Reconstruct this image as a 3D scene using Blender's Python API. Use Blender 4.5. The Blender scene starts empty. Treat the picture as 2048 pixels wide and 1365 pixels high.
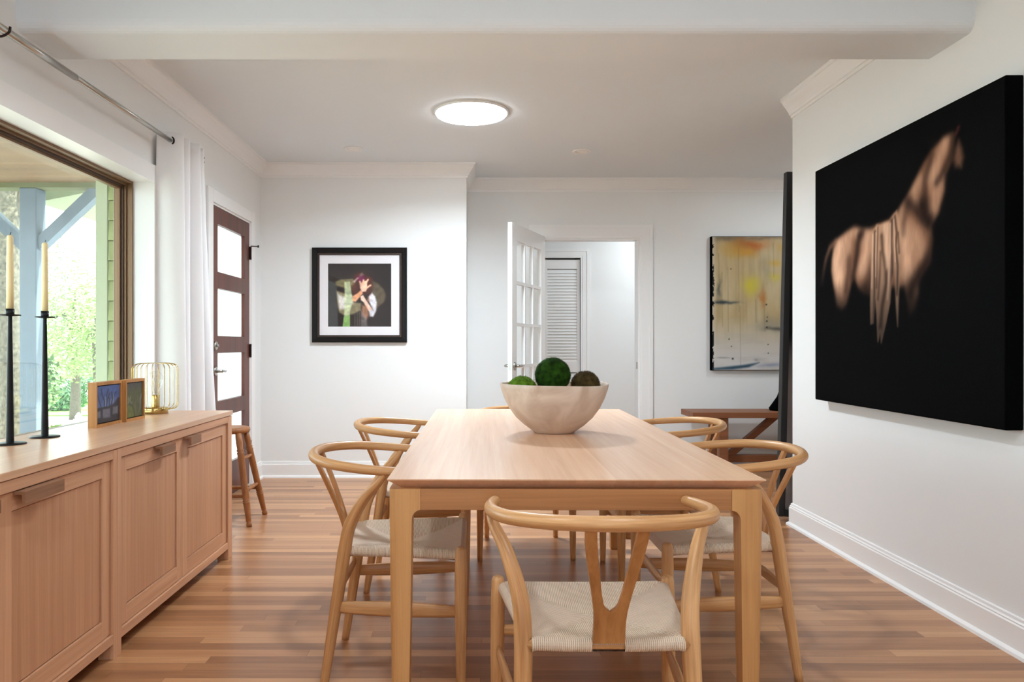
import bpy, bmesh, math, random
import numpy as np
from mathutils import Vector, Matrix
random.seed(7)
scn = bpy.context.scene
COL = scn.collection
PI = math.pi

# ------------------------------------------------------------------ camera, world, lights, exposure
EYE = 1.1135
cam_d = bpy.data.cameras.new('camera')
cam = bpy.data.objects.new('camera', cam_d)
COL.objects.link(cam)
cam.location = (0, 0, EYE)
cam.rotation_euler = (PI / 2, 0, 0)
cam_d.sensor_width = 36.0
cam_d.lens = 1473.0 / 2048.0 * 36.0
cam_d.shift_x = (1024.0 - 952.0) / 2048.0
cam_d.shift_y = (688.0 - 682.5) / 2048.0
cam_d.clip_start = 0.05
cam_d.clip_end = 300
scn.camera = cam

world = bpy.data.worlds.new('sky')
scn.world = world
world.use_nodes = True
bg = world.node_tree.nodes['Background']
bg.inputs['Color'].default_value = (0.80, 0.91, 1.0, 1)
bg.inputs['Strength'].default_value = 7.0

sd = bpy.data.lights.new('sun', 'SUN')
sd.energy = 14.0
sd.angle = math.radians(1.0)
sd.color = (1.0, 0.95, 0.85)
sun = bpy.data.objects.new('sun', sd)
COL.objects.link(sun)
sun.rotation_euler = Vector((0.60, 0.12, 0.79)).to_track_quat('Z', 'Y').to_euler()
sun.location = (6, 2, 12)

scn.view_settings.view_transform = 'Standard'
scn.view_settings.look = 'None'
scn.view_settings.gamma = 1.0
scn.view_settings.use_curve_mapping = False
scn.view_settings.exposure = 0.17
scn.cycles.max_bounces = 10
scn.cycles.diffuse_bounces = 7
scn.cycles.transparent_max_bounces = 16
scn.cycles.sample_clamp_indirect = 6.0
scn.cycles.caustics_reflective = False
scn.cycles.caustics_refractive = False

DISC_EMIT = 30.0        # round ceiling light
SPOT_EMIT = 26.0       # lens glow of a lit recessed can

# ------------------------------------------------------------------ helpers
def lin(c):
    out = []
    for v in c[:3]:
        v = v / 255.0
        out.append(v / 12.92 if v <= 0.04045 else ((v + 0.055) / 1.055) ** 2.4)
    return tuple(out)

def tag(o, label=None, cat=None, group=None, kind=None):
    if label: o['label'] = label
    if cat: o['category'] = cat
    if group: o['group'] = group
    if kind: o['kind'] = kind
    return o

def thing(name, label, cat, loc=(0, 0, 0), rz=0.0, group=None, kind=None):
    o = bpy.data.objects.new(name, None)
    COL.objects.link(o)
    o.empty_display_size = 0.1
    o.location = loc
    o.rotation_euler = (0, 0, rz)
    return tag(o, label, cat, group, kind)

def copy_tree(o, parent=None):
    c = o.copy()
    COL.objects.link(c)
    c.parent = parent
    for ch in list(o.children):
        copy_tree(ch, c)
    return c

class MB:
    """collects geometry, then links it as ONE mesh object"""
    def __init__(self):
        self.v = []; self.f = []; self.uv = []; self.sm = []
    def add(self, vs, fs, uvs=None, smooth=False):
        b = len(self.v)
        self.v += [tuple(x) for x in vs]
        for k, f in enumerate(fs):
            self.f.append([i + b for i in f])
            self.uv.append(uvs[k] if uvs else [(vs[i][0] + vs[i][1] * .37, vs[i][2] + vs[i][1]) for i in f])
            self.sm.append(smooth)
        return self
    def box(self, lo, hi, rz=0, bev=0.0):
        x0, y0, z0 = lo; x1, y1, z1 = hi
        if bev <= 0:
            vs = [(x0,y0,z0),(x1,y0,z0),(x1,y1,z0),(x0,y1,z0),(x0,y0,z1),(x1,y0,z1),(x1,y1,z1),(x0,y1,z1)]
            fs = [(0,3,2,1),(4,5,6,7),(0,1,5,4),(1,2,6,5),(2,3,7,6),(3,0,4,7)]
            return self.add(vs, fs)
        bm = bmesh.new()
        bmesh.ops.create_cube(bm, size=1.0)
        for v in bm.verts:
            v.co = Vector(((x0+x1)/2 + v.co.x*(x1-x0), (y0+y1)/2 + v.co.y*(y1-y0), (z0+z1)/2 + v.co.z*(z1-z0)))
        bmesh.ops.bevel(bm, geom=list(bm.edges), offset=bev, segments=2, profile=0.5, affect='EDGES')
        bm.verts.index_update()
        self.add([v.co[:] for v in bm.verts], [[v.index for v in f.verts] for f in bm.faces])
        bm.free()
        return self
    def prism(self, pts, axis, a, b):
        """2-D polygon extruded along axis from a to b"""
        n = len(pts)
        def P(p, t):
            if axis == 'x': return (t, p[0], p[1])
            if axis == 'y': return (p[0], t, p[1])
            return (p[0], p[1], t)
        vs = [P(p, a) for p in pts] + [P(p, b) for p in pts]
        fs = [list(range(n))[::-1], list(range(n, 2*n))]
        for i in range(n):
            j = (i+1) % n
            fs.append([i, j, n+j, n+i])
        return self.add(vs, fs)
    def tube(self, path, rad, seg=14, caps=True, flat=None, up=None, round_ends=0):
        """path of 3-D points, radius (float or list); flat=(a,b) multiplies the two section axes"""
        P = [Vector(p) for p in path]
        n = len(P)
        R = [rad]*n if isinstance(rad, (int, float)) else list(rad)
        if round_ends:
            d0 = (P[0]-P[1]).normalized(); d1 = (P[-1]-P[-2]).normalized()
            r0, r1 = R[0], R[-1]
            A = [(P[0] + d0*r0*math.sin(t), r0*math.cos(t)) for t in (1.5, 1.15, .75, .35)]
            B = [(P[-1] + d1*r1*math.sin(t), r1*math.cos(t)) for t in (.35, .75, 1.15, 1.5)]
            P = [a[0] for a in A] + P + [b[0] for b in B]
            R = [a[1] for a in A] + R + [b[1] for b in B]
            n = len(P)
        T = []
        for i in range(n):
            t = P[min(i+1, n-1)] - P[max(i-1, 0)]
            T.append(t.normalized() if t.length > 1e-9 else Vector((0,0,1)))
        ref = Vector(up) if up else (Vector((0,0,1)) if abs(T[0].z) < .9 else Vector((0,1,0)))
        N = (ref - T[0]*ref.dot(T[0])).normalized()
        vs, L = [], 0.0
        Ls = []
        for i in range(n):
            if i:
                L += (P[i]-P[i-1]).length
                q = N - T[i]*N.dot(T[i])
                N = q.normalized() if q.length > 1e-6 else N
            B = T[i].cross(N)
            fa, fb = flat if flat else (1, 1)
            for k in range(seg):
                a = 2*PI*k/seg
                vs.append(P[i] + N*(math.cos(a)*R[i]*fa) + B*(math.sin(a)*R[i]*fb))
            Ls.append(L)
        fs, uvs = [], []
        rm = max(R)
        for i in range(n-1):
            for k in range(seg):
                k2 = (k+1) % seg
                fs.append((i*seg+k, i*seg+k2, (i+1)*seg+k2, (i+1)*seg+k))
                u0, u1 = 2*PI*k/seg*rm, 2*PI*(k+1)/seg*rm
                uvs.append([(u0, Ls[i]), (u1, Ls[i]), (u1, Ls[i+1]), (u0, Ls[i+1])])
        self.add(vs, fs, uvs, True)
        if caps:
            b = len(self.v) - n*seg
            for base, rev in ((0, True), ((n-1)*seg, False)):
                idx = [b+base+k for k in range(seg)]
                self.f.append(idx[::-1] if rev else idx)
                self.uv.append([(self.v[i][0], self.v[i][1]) for i in self.f[-1]])
                self.sm.append(False)
        return self
    def lathe(self, prof, c=(0,0,0), seg=32, wob=None):
        """profile of (r, z) turned about z through c"""
        vs, fs, uvs = [], [], []
        n = len(prof)
        for i, (r, z) in enumerate(prof):
            for k in range(seg):
                a = 2*PI*k/seg
                dz = wob(a, i/(n-1)) if wob else 0
                vs.append((c[0]+r*math.cos(a), c[1]+r*math.sin(a), c[2]+z+dz))
        for i in range(n-1):
            for k in range(seg):
                k2 = (k+1) % seg
                fs.append((i*seg+k, i*seg+k2, (i+1)*seg+k2, (i+1)*seg+k))
                uvs.append([(k/seg*.2, prof[i][1]), ((k+1)/seg*.2, prof[i][1]), ((k+1)/seg*.2, prof[i+1][1]), (k/seg*.2, prof[i+1][1])])
        return self.add(vs, fs, uvs, True)
    def sweep(self, pts, prof, side=1, closed=False):
        """wall moulding: plan polyline pts, profile of (distance from wall, z); side=+1 left of travel"""
        n = len(pts); m = len(prof)
        V = [Vector((p[0], p[1])) for p in pts]
        vs = []
        for i in range(n):
            if i == 0: d0 = d1 = (V[1]-V[0]).normalized()
            elif i == n-1: d0 = d1 = (V[-1]-V[-2]).normalized()
            else:
                d0 = (V[i]-V[i-1]).normalized(); d1 = (V[i+1]-V[i]).normalized()
            n0 = Vector((-d0.y, d0.x))*side; n1 = Vector((-d1.y, d1.x))*side
            b = n0 + n1
            b = b / max(b.dot(n0), 1e-6)
            for d, z in prof:
                q = V[i] + b*d
                vs.append((q.x, q.y, z))
        fs = []
        for i in range(n-1):
            for k in range(m):
                k2 = (k+1) % m
                fs.append((i*m+k, i*m+k2, (i+1)*m+k2, (i+1)*m+k))
        fs.append(list(range(m))); fs.append([(n-1)*m+k for k in range(m)][::-1])
        return self.add(vs, fs)
    def xform(self, M):
        self.v = [tuple(M @ Vector(p)) for p in self.v]
        return self
    def build(self, name, mat, parent=None, loc=None, recalc=True):
        me = bpy.data.meshes.new(name)
        me.from_pydata(self.v, [], self.f)
        uvl = me.uv_layers.new(name='UVMap')
        flat = [c for f in self.uv for p in f for c in p]
        uvl.data.foreach_set('uv', flat)
        me.polygons.foreach_set('use_smooth', self.sm)
        if recalc:
            bm = bmesh.new(); bm.from_mesh(me)
            bmesh.ops.recalc_face_normals(bm, faces=list(bm.faces))
            bm.to_mesh(me); bm.free()
        me.materials.append(mat)
        me.update()
        o = bpy.data.objects.new(name, me)
        COL.objects.link(o)
        if parent: o.parent = parent
        if loc: o.location = loc
        return o

def catmull(pts, k=8):
    P = [Vector(p) for p in pts]
    P = [P[0]*2-P[1]] + P + [P[-1]*2-P[-2]]
    out = []
    for i in range(1, len(P)-2):
        a, b, c, d = P[i-1], P[i], P[i+1], P[i+2]
        for s in range(k):
            t = s/k
            out.append(0.5*((2*b)+(-a+c)*t+(2*a-5*b+4*c-d)*t*t+(-a+3*b-3*c+d)*t**3))
    out.append(P[-2])
    return out

def lerp_list(vals, n):
    m = len(vals)-1
    out = []
    for i in range(n):
        x = i/(n-1)*m
        j = min(int(x), m-1)
        out.append(vals[j]+(vals[j+1]-vals[j])*(x-j))
    return out

# ------------------------------------------------------------------ materials
def new_mat(name):
    m = bpy.data.materials.new(name)
    m.use_nodes = True
    nt = m.node_tree
    return m, nt, nt.nodes['Principled BSDF']

def N(nt, t, **kw):
    n = nt.nodes.new(t)
    for k, v in kw.items():
        setattr(n, k, v)
    return n

def plain(name, rgb, rough=.5, metal=0.0, spec=.5, noise=0.0, nscale=20, bump=0.0, bscale=80, emit=None, trans=0.0):
    m, nt, b = new_mat(name)
    c = lin(rgb)
    b.inputs['Base Color'].default_value = (*c, 1)
    b.inputs['Roughness'].default_value = rough
    b.inputs['Metallic'].default_value = metal
    b.inputs['Specular IOR Level'].default_value = spec
    tc = N(nt, 'ShaderNodeTexCoord')
    if noise:
        no = N(nt, 'ShaderNodeTexNoise'); no.inputs['Scale'].default_value = nscale; no.inputs['Detail'].default_value = 5
        nt.links.new(tc.outputs['Object'], no.inputs['Vector'])
        r = N(nt, 'ShaderNodeValToRGB')
        r.color_ramp.elements[0].position = .3; r.color_ramp.elements[1].position = .7
        r.color_ramp.elements[0].color = (*[max(0, x*(1-noise)) for x in c], 1)
        r.color_ramp.elements[1].color = (*[min(1, x*(1+noise)) for x in c], 1)
        nt.links.new(no.outputs['Fac'], r.inputs['Fac']); nt.links.new(r.outputs['Color'], b.inputs['Base Color'])
    if bump:
        n2 = N(nt, 'ShaderNodeTexNoise'); n2.inputs['Scale'].default_value = bscale; n2.inputs['Detail'].default_value = 3
        nt.links.new(tc.outputs['Object'], n2.inputs['Vector'])
        bu = N(nt, 'ShaderNodeBump'); bu.inputs['Strength'].default_value = bump; bu.inputs['Distance'].default_value = .004
        nt.links.new(n2.outputs['Fac'], bu.inputs['Height']); nt.links.new(bu.outputs['Normal'], b.inputs['Normal'])
    if emit:
        b.inputs['Emission Color'].default_value = (.86, .94, 1, 1)
        b.inputs['Emission Strength'].default_value = emit
    return m

def wood(name, dark, light, axis='z', rough=.42, stave=None, stave_axis='x', stave_amt=.10, fine=34, long=1.6, bump=.12, spec=.4, knots=False):
    """axis: grain direction in object space, or 'uv' (grain along v)"""
    m, nt, b = new_mat(name)
    L = nt.links
    tc = N(nt, 'ShaderNodeTexCoord')
    oi = N(nt, 'ShaderNodeObjectInfo')
    src = tc.outputs['UV'] if axis == 'uv' else tc.outputs['Object']
    ad = N(nt, 'ShaderNodeVectorMath', operation='ADD')
    sc = N(nt, 'ShaderNodeVectorMath', operation='SCALE'); sc.inputs['Scale'].default_value = 7.3
    cb = N(nt, 'ShaderNodeCombineXYZ')
    for k in 'XYZ': L.new(oi.outputs['Random'], cb.inputs[k])
    L.new(cb.outputs[0], sc.inputs[0]); L.new(src, ad.inputs[0]); L.new(sc.outputs[0], ad.inputs[1])
    mp = N(nt, 'ShaderNodeMapping')
    s = {'x': (long, fine, fine), 'y': (fine, long, fine), 'z': (fine, fine, long), 'uv': (fine, long, fine)}[axis]
    mp.inputs['Scale'].default_value = s
    L.new(ad.outputs[0], mp.inputs['Vector'])
    vec = mp.outputs[0]
    stv = None
    if stave:
        sp = N(nt, 'ShaderNodeSeparateXYZ'); L.new(tc.outputs['Object'], sp.inputs[0])
        dv = N(nt, 'ShaderNodeMath', operation='DIVIDE'); dv.inputs[1].default_value = stave
        L.new(sp.outputs[stave_axis.upper()], dv.inputs[0])
        fl = N(nt, 'ShaderNodeMath', operation='FLOOR'); L.new(dv.outputs[0], fl.inputs[0])
        wn = N(nt, 'ShaderNodeTexWhiteNoise', noise_dimensions='2D')
        c2 = N(nt, 'ShaderNodeCombineXYZ'); L.new(fl.outputs[0], c2.inputs['X']); L.new(oi.outputs['Random'], c2.inputs['Y'])
        L.new(c2.outputs[0], wn.inputs['Vector'])
        stv = wn
        m3 = N(nt, 'ShaderNodeVectorMath', operation='SCALE'); m3.inputs['Scale'].default_value = 25
        L.new(wn.outputs['Color'], m3.inputs[0])
        a2 = N(nt, 'ShaderNodeVectorMath', operation='ADD'); L.new(vec, a2.inputs[0]); L.new(m3.outputs[0], a2.inputs[1])
        vec = a2.outputs[0]
    n1 = N(nt, 'ShaderNodeTexNoise'); n1.inputs['Scale'].default_value = 1.0; n1.inputs['Detail'].default_value = 6; n1.inputs['Roughness'].default_value = .62; n1.inputs['Distortion'].default_value = .5
    L.new(vec, n1.inputs['Vector'])
    mp2 = N(nt, 'ShaderNodeVectorMath', operation='MULTIPLY'); mp2.inputs[1].default_value = (.22, .22, .22)
    L.new(vec, mp2.inputs[0])
    n2 = N(nt, 'ShaderNodeTexNoise'); n2.inputs['Scale'].default_value = 1.0; n2.inputs['Detail'].default_value = 3; n2.inputs['Distortion'].default_value = 1.2
    L.new(mp2.outputs[0], n2.inputs['Vector'])
    mx = N(nt, 'ShaderNodeMath', operation='MULTIPLY_ADD'); mx.inputs[1].default_value = .55
    L.new(n1.outputs['Fac'], mx.inputs[0])
    h = N(nt, 'ShaderNodeMath', operation='MULTIPLY'); h.inputs[1].default_value = .45; L.new(n2.outputs['Fac'], h.inputs[0])
    L.new(h.outputs[0], mx.inputs[2])
    r = N(nt, 'ShaderNodeValToRGB')
    e = r.color_ramp.elements
    e[0].position = .30; e[1].position = .70
    e[0].color = (*lin(dark), 1); e[1].color = (*lin(light), 1)
    L.new(mx.outputs[0], r.inputs['Fac'])
    col = r.outputs['Color']
    if stv:
        hs = N(nt, 'ShaderNodeHueSaturation')
        mr = N(nt, 'ShaderNodeMapRange'); mr.inputs['To Min'].default_value = 1-stave_amt; mr.inputs['To Max'].default_value = 1+stave_amt
        L.new(stv.outputs['Value'], mr.inputs['Value']); L.new(mr.outputs[0], hs.inputs['Value']); L.new(col, hs.inputs['Color'])
        col = hs.outputs['Color']
    L.new(col, b.inputs['Base Color'])
    b.inputs['Roughness'].default_value = rough
    b.inputs['Specular IOR Level'].default_value = spec
    bu = N(nt, 'ShaderNodeBump'); bu.inputs['Strength'].default_value = bump; bu.inputs['Distance'].default_value = .002
    L.new(n1.outputs['Fac'], bu.inputs['Height']); L.new(bu.outputs['Normal'], b.inputs['Normal'])
    return m

def floor_mat():
    m, nt, b = new_mat('oak_strip_floor')
    L = nt.links
    tc = N(nt, 'ShaderNodeTexCoord'); sp = N(nt, 'ShaderNodeSeparateXYZ'); L.new(tc.outputs['Object'], sp.inputs[0])
    def M(op, a, bv=None, c=None):
        n = N(nt, 'ShaderNodeMath', operation=op)
        for i, v in enumerate((a, bv, c)):
            if v is None: continue
            if isinstance(v, (int, float)): n.inputs[i].default_value = v
            else: L.new(v, n.inputs[i])
        return n.outputs[0]
    W = .057
    yr = M('DIVIDE', sp.outputs['Y'], W)
    row = M('FLOOR', yr)
    w1 = N(nt, 'ShaderNodeTexWhiteNoise', noise_dimensions='1D'); L.new(row, w1.inputs['W'])
    xo = M('MULTIPLY_ADD', w1.outputs['Value'], 3.7, sp.outputs['X'])
    xc = M('DIVIDE', xo, 1.05)
    col = M('FLOOR', xc)
    cb = N(nt, 'ShaderNodeCombineXYZ'); L.new(row, cb.inputs['X']); L.new(col, cb.inputs['Y'])
    w2 = N(nt, 'ShaderNodeTexWhiteNoise', noise_dimensions='2D'); L.new(cb.outputs[0], w2.inputs['Vector'])
    # grain
    mp = N(nt, 'ShaderNodeMapping'); mp.inputs['Scale'].default_value = (2.2, 46, 1); L.new(tc.outputs['Object'], mp.inputs['Vector'])
    s3 = N(nt, 'ShaderNodeVectorMath', operation='SCALE'); s3.inputs['Scale'].default_value = 30; L.new(w2.outputs['Color'], s3.inputs[0])
    a3 = N(nt, 'ShaderNodeVectorMath', operation='ADD'); L.new(mp.outputs[0], a3.inputs[0]); L.new(s3.outputs[0], a3.inputs[1])
    n1 = N(nt, 'ShaderNodeTexNoise'); n1.inputs['Scale'].default_value = 1; n1.inputs['Detail'].default_value = 6; n1.inputs['Roughness'].default_value = .65; n1.inputs['Distortion'].default_value = .7
    L.new(a3.outputs[0], n1.inputs['Vector'])
    f = M('MULTIPLY_ADD', n1.outputs['Fac'], .55, M('MULTIPLY', w2.outputs['Value'], .5))
    r = N(nt, 'ShaderNodeValToRGB'); e = r.color_ramp.elements
    e[0].position = .16; e[0].color = (*lin((128, 84, 54)), 1)
    e[1].position = .88; e[1].color = (*lin((200, 150, 106)), 1)
    k = e.new(.5); k.color = (*lin((168, 117, 78)), 1)
    L.new(f, r.inputs['Fac'])
    # gaps between strips and at butt ends
    fy = M('FRACT', yr); gy = M('LESS_THAN', M('MINIMUM', fy, M('SUBTRACT', 1.0, fy)), .016)
    fx = M('FRACT', xc); gx = M('LESS_THAN', M('MINIMUM', fx, M('SUBTRACT', 1.0, fx)), .0010)
    g = M('MAXIMUM', gy, gx)
    mx = N(nt, 'ShaderNodeMix', data_type='RGBA'); L.new(M('MULTIPLY', g, .45), mx.inputs['Factor'])
    L.new(r.outputs['Color'], mx.inputs['A']); mx.inputs['B'].default_value = (*lin((70, 42, 26)), 1)
    L.new(mx.outputs['Result'], b.inputs['Base Color'])
    b.inputs['Roughness'].default_value = .30
    b.inputs['Specular IOR Level'].default_value = .5
    bu = N(nt, 'ShaderNodeBump'); bu.inputs['Strength'].default_value = .12; bu.inputs['Distance'].default_value = .002
    L.new(M('SUBTRACT', n1.outputs['Fac'], g), bu.inputs['Height']); L.new(bu.outputs['Normal'], b.inputs['Normal'])
    return m

def glass_mat(name, tint=(1, 1, 1), refl=1.0):
    m = bpy.data.materials.new(name); m.use_nodes = True
    nt = m.node_tree; nt.nodes.clear(); L = nt.links
    o = N(nt, 'ShaderNodeOutputMaterial'); mx = N(nt, 'ShaderNodeMixShader')
    t = N(nt, 'ShaderNodeBsdfTransparent'); t.inputs['Color'].default_value = (*tint, 1)
    g = N(nt, 'ShaderNodeBsdfGlossy'); g.inputs['Roughness'].default_value = .02
    fr = N(nt, 'ShaderNodeLayerWeight'); fr.inputs['Blend'].default_value = .5
    pw = N(nt, 'ShaderNodeMath', operation='POWER'); pw.inputs[1].default_value = 5
    L.new(fr.outputs['Facing'], pw.inputs[0])
    ml = N(nt, 'ShaderNodeMath', operation='MULTIPLY_ADD'); ml.inputs[1].default_value = .96*refl; ml.inputs[2].default_value = .04*refl
    L.new(pw.outputs[0], ml.inputs[0]); L.new(ml.outputs[0], mx.inputs[0]); L.new(t.outputs[0], mx.inputs[1]); L.new(g.outputs[0], mx.inputs[2])
    L.new(mx.outputs[0], o.inputs[0])
    return m

def frosted_mat(name, rgb):
    m = bpy.data.materials.new(name); m.use_nodes = True
    nt = m.node_tree; nt.nodes.clear(); L = nt.links
    o = N(nt, 'ShaderNodeOutputMaterial'); mx = N(nt, 'ShaderNodeMixShader'); mx.inputs[0].default_value = .15
    t = N(nt, 'ShaderNodeBsdfTranslucent'); t.inputs['Color'].default_value = (*lin(rgb), 1)
    d = N(nt, 'ShaderNodeBsdfDiffuse'); d.inputs['Color'].default_value = (*lin(rgb), 1)
    L.new(t.outputs[0], mx.inputs[1]); L.new(d.outputs[0], mx.inputs[2]); L.new(mx.outputs[0], o.inputs[0])
    return m

def cord_mat():
    m, nt, b = new_mat('paper_cord'); L = nt.links
    tc = N(nt, 'ShaderNodeTexCoord'); sp = N(nt, 'ShaderNodeSeparateXYZ'); L.new(tc.outputs['UV'], sp.inputs[0])
    m1 = N(nt, 'ShaderNodeMath', operation='MULTIPLY'); m1.inputs[1].default_value = 2*PI/.0046; L.new(sp.outputs['X'], m1.inputs[0])
    s = N(nt, 'ShaderNodeMath', operation='SINE'); L.new(m1.outputs[0], s.inputs[0])
    # twist of each cord
    m2 = N(nt, 'ShaderNodeMath', operation='MULTIPLY'); m2.inputs[1].default_value = 2*PI/.006; L.new(sp.outputs['Y'], m2.inputs[0])
    ad = N(nt, 'ShaderNodeMath', operation='ADD'); L.new(m2.outputs[0], ad.inputs[0]); L.new(m1.outputs[0], ad.inputs[1])
    s2 = N(nt, 'ShaderNodeMath', operation='SINE'); L.new(ad.outputs[0], s2.inputs[0])
    h = N(nt, 'ShaderNodeMath', operation='MULTIPLY_ADD'); h.inputs[1].default_value = .15; L.new(s2.outputs[0], h.inputs[0]); L.new(s.outputs[0], h.inputs[2])
    no = N(nt, 'ShaderNodeTexNoise'); no.inputs['Scale'].default_value = 40; L.new(tc.outputs['Object'], no.inputs['Vector'])
    r = N(nt, 'ShaderNodeValToRGB'); e = r.color_ramp.elements
    e[0].position = .0; e[0].color = (*lin((162, 132, 106)), 1); e[1].position = .5; e[1].color = (*lin((248, 226, 202)), 1)
    mr = N(nt, 'ShaderNodeMapRange'); mr.inputs['From Min'].default_value = -1; L.new(h.outputs[0], mr.inputs['Value'])
    a2 = N(nt, 'ShaderNodeMath', operation='MULTIPLY_ADD'); a2.inputs[1].default_value = .25; L.new(no.outputs['Fac'], a2.inputs[0])
    L.new(mr.outputs[0], a2.inputs[2]); L.new(a2.outputs[0], r.inputs['Fac'])
    L.new(r.outputs['Color'], b.inputs['Base Color']); b.inputs['Roughness'].default_value = .75
    bu = N(nt, 'ShaderNodeBump'); bu.inputs['Strength'].default_value = .8; bu.inputs['Distance'].default_value = .0015
    L.new(h.outputs[0], bu.inputs['Height']); L.new(bu.outputs['Normal'], b.inputs['Normal'])
    return m

def art_mat(name, rough=.5, spec=.4, bump=.0):
    m, nt, b = new_mat(name)
    at = N(nt, 'ShaderNodeVertexColor', layer_name='paint')
    nt.links.new(at.outputs['Color'], b.inputs['Base Color'])
    b.inputs['Roughness'].default_value = rough; b.inputs['Specular IOR Level'].default_value = spec
    if bump:
        tc = N(nt, 'ShaderNodeTexCoord')
        n2 = N(nt, 'ShaderNodeTexNoise'); n2.inputs['Scale'].default_value = 350
        nt.links.new(tc.outputs['Object'], n2.inputs['Vector'])
        bu = N(nt, 'ShaderNodeBump'); bu.inputs['Strength'].default_value = bump; bu.inputs['Distance'].default_value = .002
        nt.links.new(n2.outputs['Fac'], bu.inputs['Height']); nt.links.new(bu.outputs['Normal'], b.inputs['Normal'])
    return m

M = {}
M['wall'] = plain('white_wall_paint', (234, 235, 234), .6, spec=.25, bump=.04, bscale=160)
M['ceiling'] = plain('white_ceiling_paint', (228, 234, 238), .75, spec=.2, bump=.08, bscale=120)  # cool tint put in to cancel the warm bounce off the floor
M['trim'] = plain('white_trim_paint', (240, 240, 239), .32, spec=.45)
M['floor'] = floor_mat()
OAK_D, OAK_L = (176, 122, 74), (220, 172, 118)
M['chair_uv'] = wood('oiled_ash_round', (168, 114, 66), (226, 178, 124), 'uv', .36, fine=120, long=5)
M['chair_splat'] = wood('shaded_oak_splat', (146, 94, 50), (200, 142, 86), 'z', .38, fine=60)  # same chair wood, darkened part way for its unlit rear face
M['table_y'] = wood('oiled_oak_tabletop_with_glare', (214, 168, 136), (232, 192, 160), 'y', .27, stave=.105, stave_axis='x', stave_amt=.035, fine=50, long=1.3, bump=.05, spec=.5)  # paler and pinker than the legs: room glare put into the wood colour
M['table_x'] = wood('oiled_oak_apron_shaded', (150, 98, 58), (188, 134, 86), 'x', .4, fine=60)  # end aprons darkened for the weaker light on their front face
M['table_y2'] = wood('oiled_oak_apron_along', (160, 106, 64), (198, 144, 94), 'y', .4, fine=60)
M['table_z'] = wood('oiled_oak_leg', (172, 120, 70), (210, 160, 104), 'z', .4, fine=60)
SB_D, SB_L = (186, 136, 102), (218, 168, 132)
M['sb_y'] = wood('oak_along', SB_D, SB_L, 'y', .45, fine=80)
M['sb_z'] = wood('oak_upright', SB_D, SB_L, 'z', .45, fine=80)
M['sb_panel'] = wood('oak_panel', (182, 130, 96), (206, 156, 120), 'z', .45, stave=.095, stave_axis='y', stave_amt=.05, fine=85, long=2.2)
M['sb_top'] = wood('oak_top', (196, 150, 116), (224, 182, 148), 'y', .28, stave=.11, stave_axis='x', stave_amt=.03, fine=60)
M['sb_handle'] = wood('oak_handle', (112, 78, 56), (158, 114, 84), 'y', .5, fine=50)
M['dark_wood'] = wood('mahogany_door', (70, 34, 26), (112, 60, 46), 'z', .35, fine=30)
M['bench_wood'] = wood('walnut_bench', (110, 66, 42), (156, 100, 66), 'x', .5, fine=30)
M['stool_wood'] = wood('worn_stool_wood', (120, 72, 38), (172, 112, 64), 'z', .45, fine=60, long=3)
M['frame_oak'] = wood('thin_oak_frame', (150, 98, 40), (196, 140, 84), 'z', .5, fine=60)
M['black_metal'] = plain('matte_black_iron', (22, 23, 24), .42, .6)
M['brass'] = plain('brushed_brass', (190, 162, 104), .25, 1.0)
M['nickel'] = plain('satin_nickel', (186, 183, 178), .3, 1.0)
M['dark_metal'] = plain('oil_rubbed_bronze', (52, 42, 38), .4, .8)
M['bronze_frame'] = plain('bronze_window_frame', (128, 98, 68), .42, .25)
M['bronze_dark'] = plain('bronze_window_bead', (78, 58, 44), .45, .2)
M['curtain'] = plain('white_curtain_cloth', (242, 242, 243), .85, spec=.15, bump=.1, bscale=300)
M['wax'] = plain('cream_candle_wax', (228, 208, 156), .5)
M['wick'] = plain('dark_wick', (40, 34, 30), .9)
M['glass'] = glass_mat('clear_window_glass', (.93, .98, .95), 1.5)
M['bulb'] = glass_mat('clear_bulb_glass', (.98, .98, .97), 1.4)
M['picture_glass'] = glass_mat('picture_glass', (.99, .99, .99), .4)
M['frosted'] = frosted_mat('frosted_door_glass', (246, 250, 250))
M['cord'] = cord_mat()
M['black_canvas'] = plain('black_canvas_edge', (5, 5, 6), .8, spec=.02)
M['black_frame'] = plain('black_lacquer_frame', (16, 12, 11), .35, spec=.2, noise=.3, nscale=30)
M['charcoal_frame'] = plain('charcoal_frame_paint', (44, 42, 42), .5, spec=.3)
M['frame_lip'] = plain('worn_frame_lip', (48, 30, 22), .4, noise=.5, nscale=60)
M['mat_board'] = plain('white_mat_board', (240, 236, 238), .8)
M['lamp_white'] = plain('lit_ceiling_diffuser', (255, 255, 255), .5, emit=DISC_EMIT)
M['can_lit'] = plain('lit_downlight_lens', (255, 255, 255), .5, emit=SPOT_EMIT)
M['can_off'] = plain('downlight_lens', (238, 238, 236), .5)
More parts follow.
